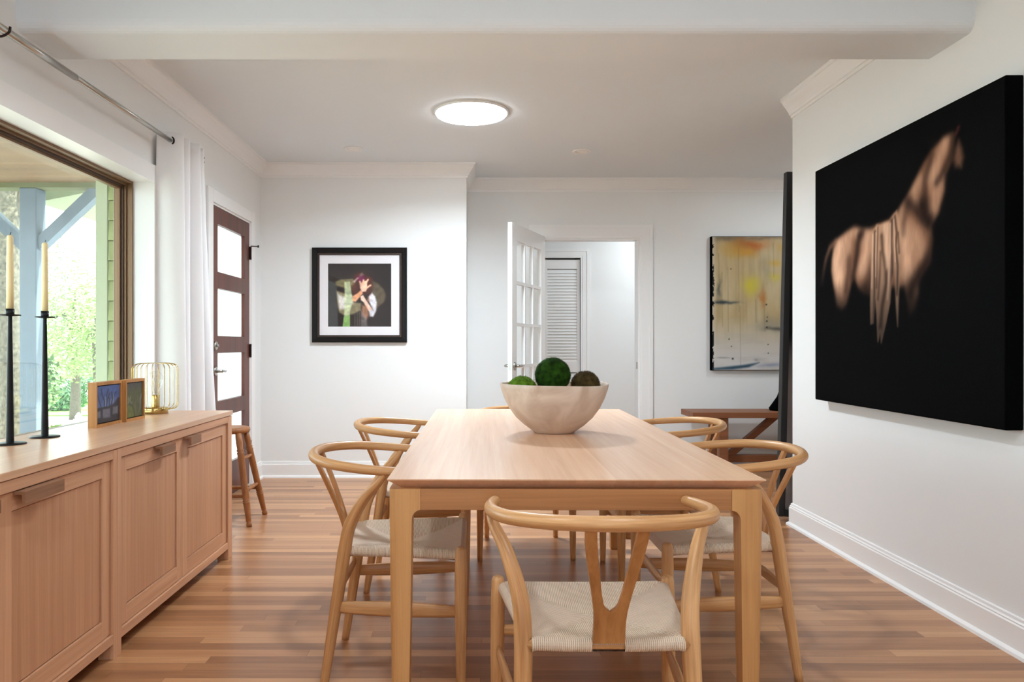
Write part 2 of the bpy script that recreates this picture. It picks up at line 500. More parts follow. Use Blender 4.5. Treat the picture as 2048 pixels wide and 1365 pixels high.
def bowl_mat():
    m, nt, b = new_mat('pale_stone_bowl'); L = nt.links
    tc = N(nt, 'ShaderNodeTexCoord')
    n = N(nt, 'ShaderNodeTexNoise'); n.inputs['Scale'].default_value = 9; n.inputs['Detail'].default_value = 7; n.inputs['Distortion'].default_value = 1
    L.new(tc.outputs['Object'], n.inputs['Vector'])
    r = N(nt, 'ShaderNodeValToRGB'); e = r.color_ramp.elements
    e[0].position = .3; e[0].color = (*lin((182, 158, 138)), 1); e[1].position = .7; e[1].color = (*lin((214, 198, 182)), 1)
    L.new(n.outputs['Fac'], r.inputs['Fac']); L.new(r.outputs['Color'], b.inputs['Base Color'])
    b.inputs['Roughness'].default_value = .55
    bu = N(nt, 'ShaderNodeBump'); bu.inputs['Strength'].default_value = .15; bu.inputs['Distance'].default_value = .003
    L.new(n.outputs['Fac'], bu.inputs['Height']); L.new(bu.outputs['Normal'], b.inputs['Normal'])
    return m
M['bowl'] = bowl_mat()
M['moss_dark'] = plain('deep_green_moss', (36, 64, 14), .9, noise=.7, nscale=45, spec=.1)
M['moss_light'] = plain('bright_green_moss', (92, 126, 34), .9, noise=.6, nscale=45, spec=.1)
M['moss_brown'] = plain('brown_moss', (72, 58, 32), .9, noise=.6, nscale=50, spec=.1)
# outdoors
M['sage_paint'] = plain('pale_sage_paint', (140, 146, 114), .6)
M['sage_shingle'] = plain('sage_shingle', (140, 148, 100), .7, noise=.12, nscale=12)
M['sage_line'] = plain('shingle_underlay', (96, 100, 66), .9)
M['porch_wood'] = wood('porch_ceiling_boards', (92, 68, 44), (128, 98, 66), 'x', .6, stave=.14, stave_axis='y', stave_amt=.12)
M['post'] = plain('reflection_tinted_post', (92, 106, 118), .6, noise=.08, nscale=6)  # brown timber given the blue reflection of the window glass as its colour
M['bark'] = plain('grey_bark', (96, 90, 76), .95, noise=.5, nscale=22, bump=1.0, bscale=30)
M['leaf_a'] = plain('yellow_green_leaf', (134, 158, 92), .6, noise=.35, nscale=2.0)
M['leaf_b'] = plain('mid_green_leaf', (104, 138, 82), .6, noise=.4, nscale=2.5)
M['leaf_c'] = plain('pale_green_leaf', (158, 180, 124), .6, noise=.3, nscale=2.0)
M['leaf_d'] = plain('dark_hedge_leaf', (84, 124, 84), .7, noise=.4, nscale=3)
M['lawn'] = plain('lawn_grass', (120, 176, 84), .9, noise=.25, nscale=3)
M['paving'] = plain('pale_street_paving', (178, 172, 162), .9, noise=.08, nscale=2)
M['curb'] = plain('grey_curb', (160, 160, 158), .9)
M['hydrant'] = plain('white_hydrant_paint', (225, 225, 228), .5)

def struct(mb, name, mat, parent=None):
    o = mb.build(name, mat, parent)
    if parent is None: o['kind'] = 'structure'
    return o

def sempty(name):
    o = bpy.data.objects.new(name, None); COL.objects.link(o); o['kind'] = 'structure'; o.empty_display_size = .1
    return o

# ------------------------------------------------------------------ room dimensions (metres)
LX = -1.79          # left wall face
LXO = -2.00         # its outer face
RX = 1.94           # right wall face
BY = 6.13           # back wall
CXR = -0.08         # outside corner where the back wall ends
FY = 6.70           # far wall
RY = 4.514          # end of right wall
CH = 2.61           # ceiling
REAR = -3.6
EX = 3.7            # side room extent to the right
WY0, WY1, WZ0, WZ1 = 1.55, 4.063, .66, 2.011      # window opening
DY0, DY1, DZ = 4.975, 5.825, 2.075                # front door opening

# floor and ceiling
struct(MB().box((LXO, REAR-.2, -.12), (EX+.2, 9.0, 0)), 'floor', M['floor'])
struct(MB().box((LXO, REAR-.2, CH), (EX+.2, 9.0, CH+.15)), 'ceiling', M['ceiling'])
# left wall with window and door openings
w = MB()
w.box((LXO, REAR, 0), (LX, WY0, CH)).box((LXO, WY0, 0), (LX, WY1, WZ0)).box((LXO, WY0, WZ1), (LX, WY1, CH))
w.box((LXO, WY1, 0), (LX, DY0, CH)).box((LXO, DY0, DZ), (LX, DY1, CH)).box((LXO, DY1, 0), (LX, FY+.14, CH))
struct(w, 'wall_left', M['wall'])
# back wall block (its right end is the outside corner)
struct(MB().box((LX, BY, 0), (CXR, FY+.14, CH)), 'wall_back', M['wall'])
# far wall with the french door opening
OX0, OX1, OZ = .598, 1.487, 2.075
f = MB()
f.box((CXR, FY, 0), (OX0, FY+.14, CH)).box((OX0, FY, OZ), (OX1, FY+.14, CH)).box((OX1, FY, 0), (EX, FY+.14, CH))
struct(f, 'wall_far', M['wall'])
# right wall
struct(MB().box((RX, REAR, 0), (RX+.14, RY, CH)), 'wall_right', M['wall'])
struct(MB().box((RX+.14, RY-.14, 0), (EX, RY, CH)), 'wall_return', M['wall'])
struct(MB().box((EX, RY-.14, 0), (EX+.14, 9.0, CH)), 'wall_side', M['wall'])
# hall behind the french door
HY = 8.05
CX0, CX1, CZ = .735, 1.145, 2.055
h = MB()
h.box((LX, HY, 0), (CX0, HY+.14, CH)).box((CX0, HY, CZ), (CX1, HY+.14, CH)).box((CX1, HY, 0), (EX, HY+.14, CH))
struct(h, 'wall_hall', M['wall'])
struct(MB().box((CX0-.1, HY+.5, 0), (CX1+.1, HY+.6, CH)).box((CX0-.2, HY+.14, 0), (CX0-.1, HY+.6, CH)).box((CX1+.1, HY+.14, 0), (CX1+.2, HY+.6, CH)), 'wall_closet', M['wall'])
struct(MB().box((.1, FY+.14, 0), (.2, HY, CH)), 'wall_hall_left', M['wall'])
# rear wall of the near room with an unglazed opening added for sky fill
r = MB()
r.box((LX, REAR-.16, 0), (-.7, REAR, CH)).box((.85, REAR-.16, 0), (RX, REAR, CH)).box((-.7, REAR-.16, 2.1), (.85, REAR, CH)).box((-.7, REAR-.16, 0), (.85, REAR, .9))
struct(r, 'wall_rear', M['wall'])

# dropped beam with soft front arris
BZ, BY0, BY1 = 2.333, 2.862, 3.155
rr = .045
prof = [(BY1, CH), (BY0, CH), (BY0, BZ+rr)]
for k in range(1, 7):
    a = k/6*PI/2
    prof.append((BY0+rr-rr*math.cos(a), BZ+rr-rr*math.sin(a)))
prof.append((BY1, BZ))
struct(MB().prism(prof, 'x', LX, RX), 'ceiling_beam', M['ceiling'])

# crown mouldings
crown = [(0, CH-.115), (.010, CH-.115), (.012, CH-.100), (.020, CH-.097), (.024, CH-.085), (.040, CH-.060), (.056, CH-.040), (.066, CH-.022), (.074, CH-.018), (.076, CH), (0, CH)]
struct(MB().sweep([(LX, BY1), (LX, BY), (CXR, BY), (CXR, FY), (EX, FY)], crown, -1), 'trim_1', M['trim'])
struct(MB().sweep([(RX, BY1), (RX, RY)], crown, 1), 'trim_2', M['trim'])
# baseboards with shoe moulding
base = [(0, 0), (.030, 0), (.028, .012), (.018, .020), (.016, .022), (.016, .108), (.012, .113), (.013, .118), (.008, .124), (.007, .134), (0, .138)]
struct(MB().sweep([(RX, REAR), (RX, RY), (EX, RY)], base, 1), 'baseboard_right', M['trim'])
struct(MB().sweep([(LX, DY1+.10), (LX, BY), (CXR, BY), (CXR, FY), (OX0-.1, FY)], base, -1), 'baseboard_back', M['trim'])
struct(MB().sweep([(OX1+.12, FY), (EX, FY)], base, -1), 'baseboard_far', M['trim'])
struct(MB().sweep([(LX, REAR), (LX, DY0-.10)], base, -1), 'baseboard_left', M['trim'])

# ------------------------------------------------------------------ window
win = sempty('window_1')
def casing_ring(mb, x, y0, y1, z0, z1, wdt, th):
    """flat casing round an opening in the left wall (open ring, four boards)"""
    mb.box((x, y0-wdt, z1), (x+th, y1+wdt, z1+wdt)).box((x, y0-wdt, z0), (x+th, y0, z1)).box((x, y1, z0), (x+th, y1+wdt, z1)).box((x, y0-wdt, z0-wdt), (x+th, y1+wdt, z0))
cs = MB()
casing_ring(cs, LX, WY0, WY1, WZ0, WZ1, .088, .018)
cs.build('casing', M['trim'], win)
rv = MB()   # thin reveal lining with a small step behind the casing
t = .006
rv.box((LX-.10, WY0, WZ1-t), (LX+.019, WY1, WZ1+.0)).box((LX-.10, WY1-t, WZ0), (LX+.019, WY1, WZ1-t)).box((LX-.10, WY0, WZ0), (LX+.019, WY0+t, WZ1-t)).box((LX-.10, WY0, WZ0), (LX+.03, WY1, WZ0+.02))
rv.build('jamb_lining', M['trim'], win)
fr = MB()
def ring(mb, x0, x1, a, b):
    """rectangular ring between inset a and inset b of the opening, from x0 to x1"""
    y0, y1, z0, z1 = WY0+t, WY1-t, WZ0+.02, WZ1-t
    mb.box((x0, y0+a, z1-b), (x1, y1-a, z1-a)).box((x0, y0+a, z0+a), (x1, y1-a, z0+b)).box((x0, y0+a, z0+b), (x1, y0+b, z1-b)).box((x0, y1-b, z0+b), (x1, y1-a, z1-b))
ring(fr, -1.985, -1.888, 0, .012)
ring(fr, -1.985, -1.918, .012, .022)
fr.build('window_frame', M['bronze_frame'], win)
fr = MB(); ring(fr, -1.98, -1.930, .022, .032)
fr.build('dark_bead', M['bronze_dark'], win)
fr = MB(); ring(fr, -1.97, -1.942, .032, .044)
fr.build('sash', M['bronze_frame'], win)
MB().box((-1.956, WY0+.045, WZ0+.06), (-1.950, WY1-.045, WZ1-.045)).build('pane', M['glass'], win)

# ------------------------------------------------------------------ front door (frosted panes)
d1 = sempty('door_1')
c = MB()
c.box((LX, DY0-.09, 0), (LX+.018, DY0, DZ+.09), bev=.004).box((LX, DY1, 0), (LX+.018, DY1+.09, DZ+.09), bev=.004).box((LX, DY0, DZ), (LX+.018, DY1, DZ+.09), bev=.004)
c.build('casing', M['trim'], d1)
c = MB()
c.box((LX-.11, DY0, 0), (LX+.004, DY0+.012, DZ)).box((LX-.11, DY1-.012, 0), (LX+.004, DY1, DZ)).box((LX-.11, DY0+.012, DZ-.012), (LX+.004, DY1-.012, DZ))
c.build('jamb', M['trim'], d1)
y0, y1, zt = DY0+.015, DY1-.015, DZ-.016
sl = MB()
xs0, xs1 = LX-.045, LX
py0, py1 = y0+.115, y1-.115
sl.box((xs0, y0, .012), (xs1, py0, zt)).box((xs0, py1, .012), (xs1, y1, zt))
panes = [(1.613, 1.945), (1.167, 1.499), (.713, 1.049), (.251, .602)]
edges = [zt] + [v for p in panes for v in (p[1], p[0])] + [.012]
for k in range(0, len(edges), 2):
    sl.box((xs0, py0, edges[k+1]), (xs1, py1, edges[k]))
sl.build('door_slab', M['dark_wood'], d1)
for a, b in panes:
    MB().box((LX-.032, py0, a), (LX-.024, py1, b)).build('frosted_pane', M['frosted'], d1)
for z in (1.83, 1.06, .30):
    MB().box((LX+.001, y1-.004, z-.05), (LX+.014, y1+.026, z+.05)).tube([(LX+.012, y1+.006, z-.052), (LX+.012, y1+.006, z+.052)], .006, 8).build('hinge', M['dark_metal'], d1)
hd = MB().tube([(LX, y0+.055, .925), (LX+.012, y0+.055, .925)], [.033, .030], 20)
hd.tube([(LX+.01, y0+.055, .925), (LX+.05, y0+.055, .925)], .010, 12)
hd.tube(catmull([(LX+.05, y0+.055, .925), (LX+.052, y0+.08, .926), (LX+.05, y0+.12, .921), (LX+.046, y0+.16, .925)], 4), [.011, .010, .009, .009, .009, .009, .008, .008, .008, .008, .007, .006, .004], 10)
hd.build('lever_handle', M['nickel'], d1)
MB().tube([(LX, y0+.05, 1.10), (LX+.016, y0+.05, 1.10)], [.032, .028], 20).tube([(LX+.016, y0+.05, 1.10), (LX+.03, y0+.05, 1.10)], .009, 10).build('deadbolt', M['nickel'], d1)
MB().tube([(LX, y0+.04, .66), (LX+.012, y0+.04, .66)], [.014, .011], 12).build('lower_lock', M['nickel'], d1)
MB().tube([(LX+.012, y1+.01, 1.885), (LX+.06, y1+.03, 1.885)], .004, 8).tube([(LX+.058, y1+.028, 1.885), (LX+.068, y1+.032, 1.885)], .010, 8).build('door_stop', M['dark_metal'], d1)

# ------------------------------------------------------------------ french door, standing open
d2 = sempty('door_2')
c = MB()
cw = .118
def cas(mb, yf, x0, x1, z1, wdt, s=-1):
    mb.box((x0-wdt, yf-.020, 0), (x0-wdt+.03, yf, z1+wdt)).box((x0-wdt+.03, yf-.015, 0), (x0-.02, yf, z1+wdt-.03)).box((x0-.02, yf-.011, 0), (x0, yf, z1+.02))
    mb.box((x1+wdt-.03, yf-.020, 0), (x1+wdt, yf, z1+wdt)).box((x1+.02, yf-.015, 0), (x1+wdt-.03, yf, z1+wdt-.03)).box((x1, yf-.011, 0), (x1+.02, yf, z1+.02))
    mb.box((x0-wdt+.03, yf-.020, z1+wdt-.03), (x1+wdt-.03, yf, z1+wdt)).box((x0-.02, yf-.015, z1+.02), (x1+.02, yf, z1+wdt-.03)).box((x0, yf-.011, z1), (x1, yf, z1+.02))
cas(c, FY, OX0, OX1, OZ, cw)
c.build('casing', M['trim'], d2)
c = MB()
c.box((OX0-.0, FY, 0), (OX0+.014, FY+.14, OZ)).box((OX1-.014, FY, 0), (OX1, FY+.14, OZ)).box((OX0+.014, FY, OZ-.014), (OX1-.014, FY+.14, OZ))
c.build('jamb', M['trim'], d2)
lf = bpy.data.objects.new('door_leaf', None); COL.objects.link(lf); lf.parent = d2
DW, DH = .885, 2.085
lf.location = (OX0+.012, FY-.012, .0)
lf.rotation_euler = (0, 0, math.atan2(-(FY-.012-5.85), .262-(OX0+.012)))
# leaf in local frame: x along width from hinge, y thickness
stw = .115
mu = MB()
mu.box((0, -.018, .012), (stw, .018, DH)).box((DW-stw, -.018, .012), (DW, .018, DH)).box((stw, -.018, DH-.135), (DW-stw, .018, DH)).box((stw, -.018, .012), (DW-stw, .018, .25))
gx0, gx1, gz0, gz1 = stw, DW-stw, .25, DH-.135
for k in range(1, 3):
    xm = gx0+(gx1-gx0)*k/3
    mu.box((xm-.012, -.016, gz0), (xm+.012, .016, gz1))
for k in range(1, 5):
    zm = gz0+(gz1-gz0)*k/5
    mu.box((gx0, -.0155, zm-.013), (gx1, .0155, zm+.013))
mu.build('leaf_frame', M['trim'], lf)
for i in range(3):
    for j in range(5):
        a = gx0+(gx1-gx0)*i/3+.012; b = gx0+(gx1-gx0)*(i+1)/3-.012
        e = gz0+(gz1-gz0)*j/5+.013; g = gz0+(gz1-gz0)*(j+1)/5-.013
        MB().box((a, -.003, e), (b, .003, g)).build('pane', M['picture_glass'], lf)
for s in (-1, 1):
    k = MB().tube([(DW-.06, s*.018, .935), (DW-.06, s*.028, .935)], [.032, .028], 18)
    k.tube([(DW-.06, s*.026, .935), (DW-.06, s*.065, .935)], .010, 10)
    k.tube([(DW-.06, s*.062, .935), (DW-.11, s*.064, .938), (DW-.17, s*.060, .935)], [.011, .009, .006], 10)
    k.build('lever_handle', M['nickel'], lf)
MB().box((DW-.001, -.012, .905), (DW+.002, .012, .965)).build('latch_plate', M['nickel'], lf)
MB().tube([(DW-.06, .018, .80), (DW-.06, .032, .80)], [.028, .024], 14).build('dark_knob', M['dark_metal'], lf)
MB().box((OX1-.019, FY+.015, .885), (OX1-.013, FY+.05, .945)).build('strike_plate', M['nickel'], d2)

# ------------------------------------------------------------------ louvred closet door in the hall
d3 = sempty('door_3')
c = MB(); cas(c, HY, CX0, CX1, CZ, .095)
c.build('casing', M['trim'], d3)
lv = MB()
lx0, lx1 = CX0+.012, CX1-.006
lv.box((lx0, HY+.02, .02), (lx0+.035, HY+.05, CZ-.02)).box((lx1-.035, HY+.02, .02), (lx1, HY+.05, CZ-.02))
lv.box((lx0+.035, HY+.02, CZ-.12), (lx1-.035, HY+.05, CZ-.02)).box((lx0+.035, HY+.02, .02), (lx1-.035, HY+.05, .17)).box((lx0+.035, HY+.02, .80), (lx1-.035, HY+.05, .92))
lv.build('louvre_frame', M['trim'], d3)
zz = .18
while zz < CZ-.14:
    if not (.77 < zz < .915):
        s = MB().prism([(HY+.022, zz), (HY+.030, zz-.003), (HY+.046, zz+.037), (HY+.038, zz+.040)], 'x', lx0+.035, lx1-.035)
        s.build('louvre_slat', M['trim'], d3)
    zz += .0335

# ------------------------------------------------------------------ ceiling lights
cl = thing('ceiling_light', 'round lit flush white ceiling light in the middle of the ceiling', 'ceiling light', (-.03, 4.75, CH))
MB().lathe([(.001, 0), (.240, 0), (.242, -.004), (.238, -.013), (.228, -.014), (.001, -.0139)], seg=64).build('rim', M['trim'], cl)
MB().lathe([(.001, -.0145), (.229, -.0145), (.226, -.020), (.15, -.024), (.001, -.026)], seg=64).build('diffuser', M['lamp_white'], cl)
for (x, y) in ((-.16, -.14), (.16, -.14)):
    MB().lathe([(.001, -.0275), (.004, -.0265), (.004, -.020)], c=(x, y, 0), seg=10).build('screw', M['nickel'], cl)
dl = bpy.data.lights.new('ceiling_light_beam', 'AREA'); dl.shape = 'DISK'; dl.size = .22; dl.energy = 50; dl.spread = math.radians(158); dl.color = (.76, .89, 1.0)
dlo = bpy.data.objects.new('ceiling_light_beam', dl); COL.objects.link(dlo); dlo.location = (-.03, 4.75, CH-.03)
def can(x, y, label, lit):
    o = thing('recessed_light', label, 'recessed light', (x, y, CH), group='recessed ceiling lights')
    MB().lathe([(.050, .0), (.072, -.0005), (.073, -.004), (.066, -.009), (.054, -.008), (.050, 0)], seg=36).build('trim_ring', M['trim'], o)
    e = MB().lathe([(.001, -.010), (.030, -.010), (.045, -.004), (.051, 0)], seg=30)
    e.xform(Matrix.Rotation(.18, 4, 'Y'))
    e.build('lens', M['can_lit'] if lit else M['can_off'], o)
    return o
can(-.94, 5.64, 'small white recessed light left of the round ceiling light', False)
can(.82, 5.71, 'small white recessed light right of the round ceiling light', False)

# ------------------------------------------------------------------ unseen fill lamps added for the near room, hall and side room
def area(name, loc, size, power, rot, color=(1, 1, 1), sy=None):
    l = bpy.data.lights.new(name, 'AREA'); l.energy = power; l.color = color
    l.shape = 'RECTANGLE' if sy else 'DISK'
    l.size = size
    if sy: l.size_y = sy
    o = bpy.data.objects.new(name, l); COL.objects.link(o); o.location = loc; o.rotation_euler = rot
    return o
for i, (x, y) in enumerate(((-.7, .9), (.7, .9), (-.7, -1.0), (.7, -1.0))):
    area('overhead_fill', (x, y, CH-.02), .16, 15 if y > 0 else 8, (0, 0, 0), (.84, .93, 1.0))  # unseen fill added overhead; the front pair also shadows the horse canvas
area('hall_fill', (2.1, 7.4, CH-.02), .3, 16, (0, 0, 0), (.88, .95, 1.0))  # added out of view to brighten the hall wall
area('side_room_fill', (2.9, 5.6, CH-.02), .3, 12, (0, 0, 0), (.88, .95, 1.0))  # added out of view to brighten the right of the far wall

# ------------------------------------------------------------------ sideboard
SX, SXB = -1.275, -1.735
SY0, SY1, STZ = 1.32, 3.848, .765
sb = thing('sideboard', 'long oak sideboard with four panelled doors under the window', 'sideboard', (0, 0, 0))
MB().box((SXB, SY0-.004, STZ-.023), (SX+.004, SY1+.004, STZ), bev=.002).build('top', M['sb_top'], sb)
post_w = .058
seam = 2.62
posts = [(SY0, SY0+post_w), (seam-.029, seam-.0006), (seam+.0006, seam+.029), (SY1-post_w, SY1)]
for a, b in posts:
    MB().box((SX-.055, a, 0), (SX, b, STZ-.026), bev=.0015).build('leg', M['sb_z'], sb)
for a in (SY0, SY1-post_w):
    MB().box((SXB, a, 0), (SXB+.055, a+post_w, STZ-.026), bev=.0015).build('leg', M['sb_z'], sb)
bays = [(SY0+post_w, seam-.029), (seam+.029, SY1-post_w)]
rl = MB(); rb = MB()
for a, b in bays:
    rl.box((SX-.05, a, .706), (SX-.001, b, STZ-.0255), bev=.001)
    rb.box((SX-.05, a, .056), (SX-.001, b, .089), bev=.001)
rl.build('upper_rail', M['sb_y'], sb); rb.build('lower_rail', M['sb_y'], sb)
cc = MB()
cc.box((SXB+.01, SY0+post_w, .07), (SX-.05, SY1-post_w, .085)).box((SXB+.004, SY0+post_w, .06), (SXB+.016, SY1-post_w, .735))
cc.box((SXB+.055, SY1-.03, .07), (SX-.055, SY1-.008, STZ-.026)).box((SXB+.055, SY0+.008, .07), (SX-.055, SY0+.03, STZ-.026)).box((SXB+.02, seam-.01, .085), (SX-.056, seam+.01, .735))
cc.build('carcass', M['sb_z'], sb)
MB().box((SXB+.10, SY0+post_w+.1, STZ-.0258), (SX-.01, SY1-post_w-.1, STZ-.0232)).build('shadow_gap_batten', M['sb_handle'], sb)
for bi, (a, b) in enumerate(bays):
    mid = (a+b)/2
    for side in (0, 1):
        y0, y1 = (a+.006, mid-.002) if side == 0 else (mid+.002, b-.006)
        z0, z1 = .092, .7020
        st, tr, br = .052, .052, .062
        xf, xb = SX-.010, SX-.032
        do = MB().box((xb, y0+st+.0038, z0+br+.0038), (xf-.006, y1-st-.0038, z1-tr-.0038)).build('door', M['sb_panel'], sb)
        MB().box((xb, y0, z0), (xf, y0+st, z1)).build('door_stile', M['sb_z'], do)
        MB().box((xb, y1-st, z0), (xf, y1, z1)).build('door_stile', M['sb_z'], do)
        MB().box((xb, y0+st, z1-tr), (xf, y1-st, z1)).build('door_rail', M['sb_y'], do)
        MB().box((xb, y0+st, z0), (xf, y1-st, z0+br)).build('door_rail', M['sb_y'], do)
        hy0, hy1 = {(0, 0): (1.745, 1.937), (0, 1): (2.043, 2.236), (1, 0): (2.935, 3.065), (1, 1): (3.232, 3.350)}[(bi, side)]
        hnd = MB().prism([(xf-.004, z1+.001), (xf-.004, z1-.008), (xf+.026, z1-.008), (xf+.026, z1-.034), (xf+.036, z1-.034), (xf+.036, z1+.001)], 'y', hy0, hy1)
        hnd.build('handle', M['sb_handle'], do)

# ------------------------------------------------------------------ things on the sideboard
def candlestick(x, y, where):
    o = thing('candlestick', 'tall slim black iron candlestick on the sideboard, ' + where, 'candlestick', (x, y, STZ), group='black candlesticks on the sideboard')
    MB().lathe([(.001, 0), (.050, 0), (.051, .002), (.050, .0045), (.013, .006), (.001, .006)], seg=40).build('base', M['black_metal'], o)
    MB().lathe([(.0125, .004), (.0125, .03), (.0068, .44), (.0068, .446)], seg=20).build('stem', M['black_metal'], o)
    MB().lathe([(.001, .443), (.033, .446), (.034, .448), (.033, .450), (.001, .450)], seg=36).build('drip_plate', M['black_metal'], o)
    MB().lathe([(.001, .449), (.0125, .449), (.0135, .452), (.0135, .470), (.0118, .470), (.0118, .456), (.001, .456)], seg=24).build('cup', M['black_metal'], o)
    cdl = thing('candle', 'cream taper candle in the candlestick ' + where, 'candle', (x, y, STZ+.4562), group='cream taper candles')
    MB().lathe([(.001, 0), (.0113, 0), (.0112, .10), (.0100, .262), (.008, .268), (.002, .270), (.001, .269)], seg=22).build('wax', M['wax'], cdl)
    MB().tube([(0, 0, .268), (.001, 0, .274), (.003, .001, .279)], .0011, 6).build('wick', M['wick'], cdl)
candlestick(-1.616, 2.554, 'leftmost of the two')
candlestick(-1.607, 2.745, 'nearer the small pictures')

# ------------------------------------------------------------------ painted canvases (image content computed on a grid)
def vnoise(a, b, seed=0):
    """smooth value noise on arrays"""
    rng = np.random.RandomState(seed); G = rng.rand(64, 64)
    i = np.floor(a).astype(int); j = np.floor(b).astype(int)
    fa = a-i; fb = b-j
    fa = fa*fa*(3-2*fa); fb = fb*fb*(3-2*fb)
    g = lambda p, q: G[p % 64, q % 64]
    return (g(i, j)*(1-fa)+g(i+1, j)*fa)*(1-fb)+(g(i, j+1)*(1-fa)+g(i+1, j+1)*fa)*fb
def fbm(a, b, seed=0, o=4):
    s = 0; w = .5; t = 0
    for k in range(o):
        s = s+w*vnoise(a*2**k, b*2**k, seed+k); t += w; w *= .5
    return s/t
def poly_mask(U, V, pts, soft):
    """soft-edged polygon coverage"""
    P = np.array(pts, float); n = len(P)
    ins = np.zeros(U.shape, bool); dist = np.full(U.shape, 1e9)
    for i in range(n):
        x0, y0 = P[i]; x1, y1 = P[(i+1) % n]
        cond = (y0 > V) != (y1 > V)
        with np.errstate(divide='ignore', invalid='ignore'):
            xi = (x1-x0)*(V-y0)/(y1-y0)+x0
        ins ^= cond & (U < xi)
        dx, dy = x1-x0, y1-y0
        L2 = dx*dx+dy*dy+1e-12
        tt = np.clip(((U-x0)*dx+(V-y0)*dy)/L2, 0, 1)
        dist = np.minimum(dist, np.hypot(U-x0-tt*dx, V-y0-tt*dy))
    sd = np.where(ins, dist, -dist)
    x = np.clip(sd/soft*.5+.5, 0, 1)
    return x*x*(3-2*x)
def stroke(U, V, pts, rad):
    """soft line; rad = gaussian radius"""
    P = np.array(pts, float); d = np.full(U.shape, 1e9)
    for i in range(len(P)-1):
        x0, y0 = P[i]; x1, y1 = P[i+1]
        dx, dy = x1-x0, y1-y0
        tt = np.clip(((U-x0)*dx+(V-y0)*dy)/(dx*dx+dy*dy+1e-12), 0, 1)
        d = np.minimum(d, np.hypot(U-x0-tt*dx, V-y0-tt*dy))
    return np.exp(-(d/rad)**2)
class Paint:
    def __init__(self, w, h, nx, ny, rgb):
        self.w, self.h, self.nx, self.ny = w, h, nx, ny
        u = np.linspace(0, w, nx); v = np.linspace(0, h, ny)
        self.U, self.V = np.meshgrid(u, v)
        self.C = np.zeros((ny, nx, 3)); self.C[:] = np.array(rgb, float)
    def over(self, mask, rgb):
        m = np.clip(mask, 0, 1)[..., None]
        self.C = self.C*(1-m)+np.array(rgb, float)*m
    def mul(self, mask, k):
        self.C = self.C*(1-np.clip(mask, 0, 1)[..., None]*(1-k))
    def build(self, name, mat, parent, origin, ex, ey, gain=1.0):
        """origin + u*ex + v*ey; thin slab front"""
        o3 = np.array(origin, float); ex = np.array(ex, float); ey = np.array(ey, float)
        V3 = (o3 + self.U[..., None]*ex + self.V[..., None]*ey).reshape(-1, 3)
        nx, ny = self.nx, self.ny
        idx = np.arange(nx*ny).reshape(ny, nx)
        F = np.stack([idx[:-1, :-1], idx[:-1, 1:], idx[1:, 1:], idx[1:, :-1]], -1).reshape(-1, 4)
        me = bpy.data.meshes.new(name)
        me.from_pydata(V3.tolist(), [], F.tolist())
        c = np.clip(self.C/255.0, 0, 1)
        c = np.where(c <= .04045, c/12.92, ((c+.055)/1.055)**2.4)*gain
        at = me.color_attributes.new('paint', 'FLOAT_COLOR', 'POINT')
        rgba = np.ones((nx*ny, 4)); rgba[:, :3] = np.clip(c, 0, 1).reshape(-1, 3)
        at.data.foreach_set('color', rgba.ravel())
        me.materials.append(mat); me.update()
        o = bpy.data.objects.new(name, me); COL.objects.link(o); o.parent = parent
        return o

M['art_small'] = art_mat('small_painting_paint', .45, .4)
M['art_horse'] = art_mat('horse_painting_paint', .55, .015, .25)
M['art_abs'] = art_mat('abstract_painting_paint', .6, .3, .3)
M['art_print'] = art_mat('figure_print_ink', .5, .3)
M['art_lean'] = art_mat('leaning_painting_paint', .5, .3)

# two small framed paintings (face +x)
def small_picture(y0, y1, xf, label, fn):
    h = .188; dep = .036; b = .013
    o = thing('framed_painting', label, 'picture', (0, 0, 0), group='small framed paintings on the sideboard')
    m = MB()
    m.box((xf-dep, y0, STZ), (xf, y0+b*.55, STZ+h)).box((xf-dep, y1-b*.55, STZ), (xf, y1, STZ+h))
    m.box((xf-dep, y0+b*.55, STZ), (xf, y1-b*.55, STZ+b)).box((xf-dep, y0+b*.55, STZ+h-b), (xf, y1-b*.55, STZ+h))
    m.build('frame', M['frame_oak'], o)
    MB().box((xf-dep+.004, y0+b*.55, STZ+b), (xf-.010, y1-b*.55, STZ+h-b)).build('backing', M['black_canvas'], o)
    g = .004
    W, H = (y1-y0)-2*b*.55-2*g, h-2*b-2*g
    p = Paint(W, H, 90, 90, (40, 44, 60)); fn(p)
    p.build('painting', M['art_small'], o, (xf-.006, y0+b*.55+g, STZ+b+g), (0, 1, 0), (0, 0, 1), 1.1)
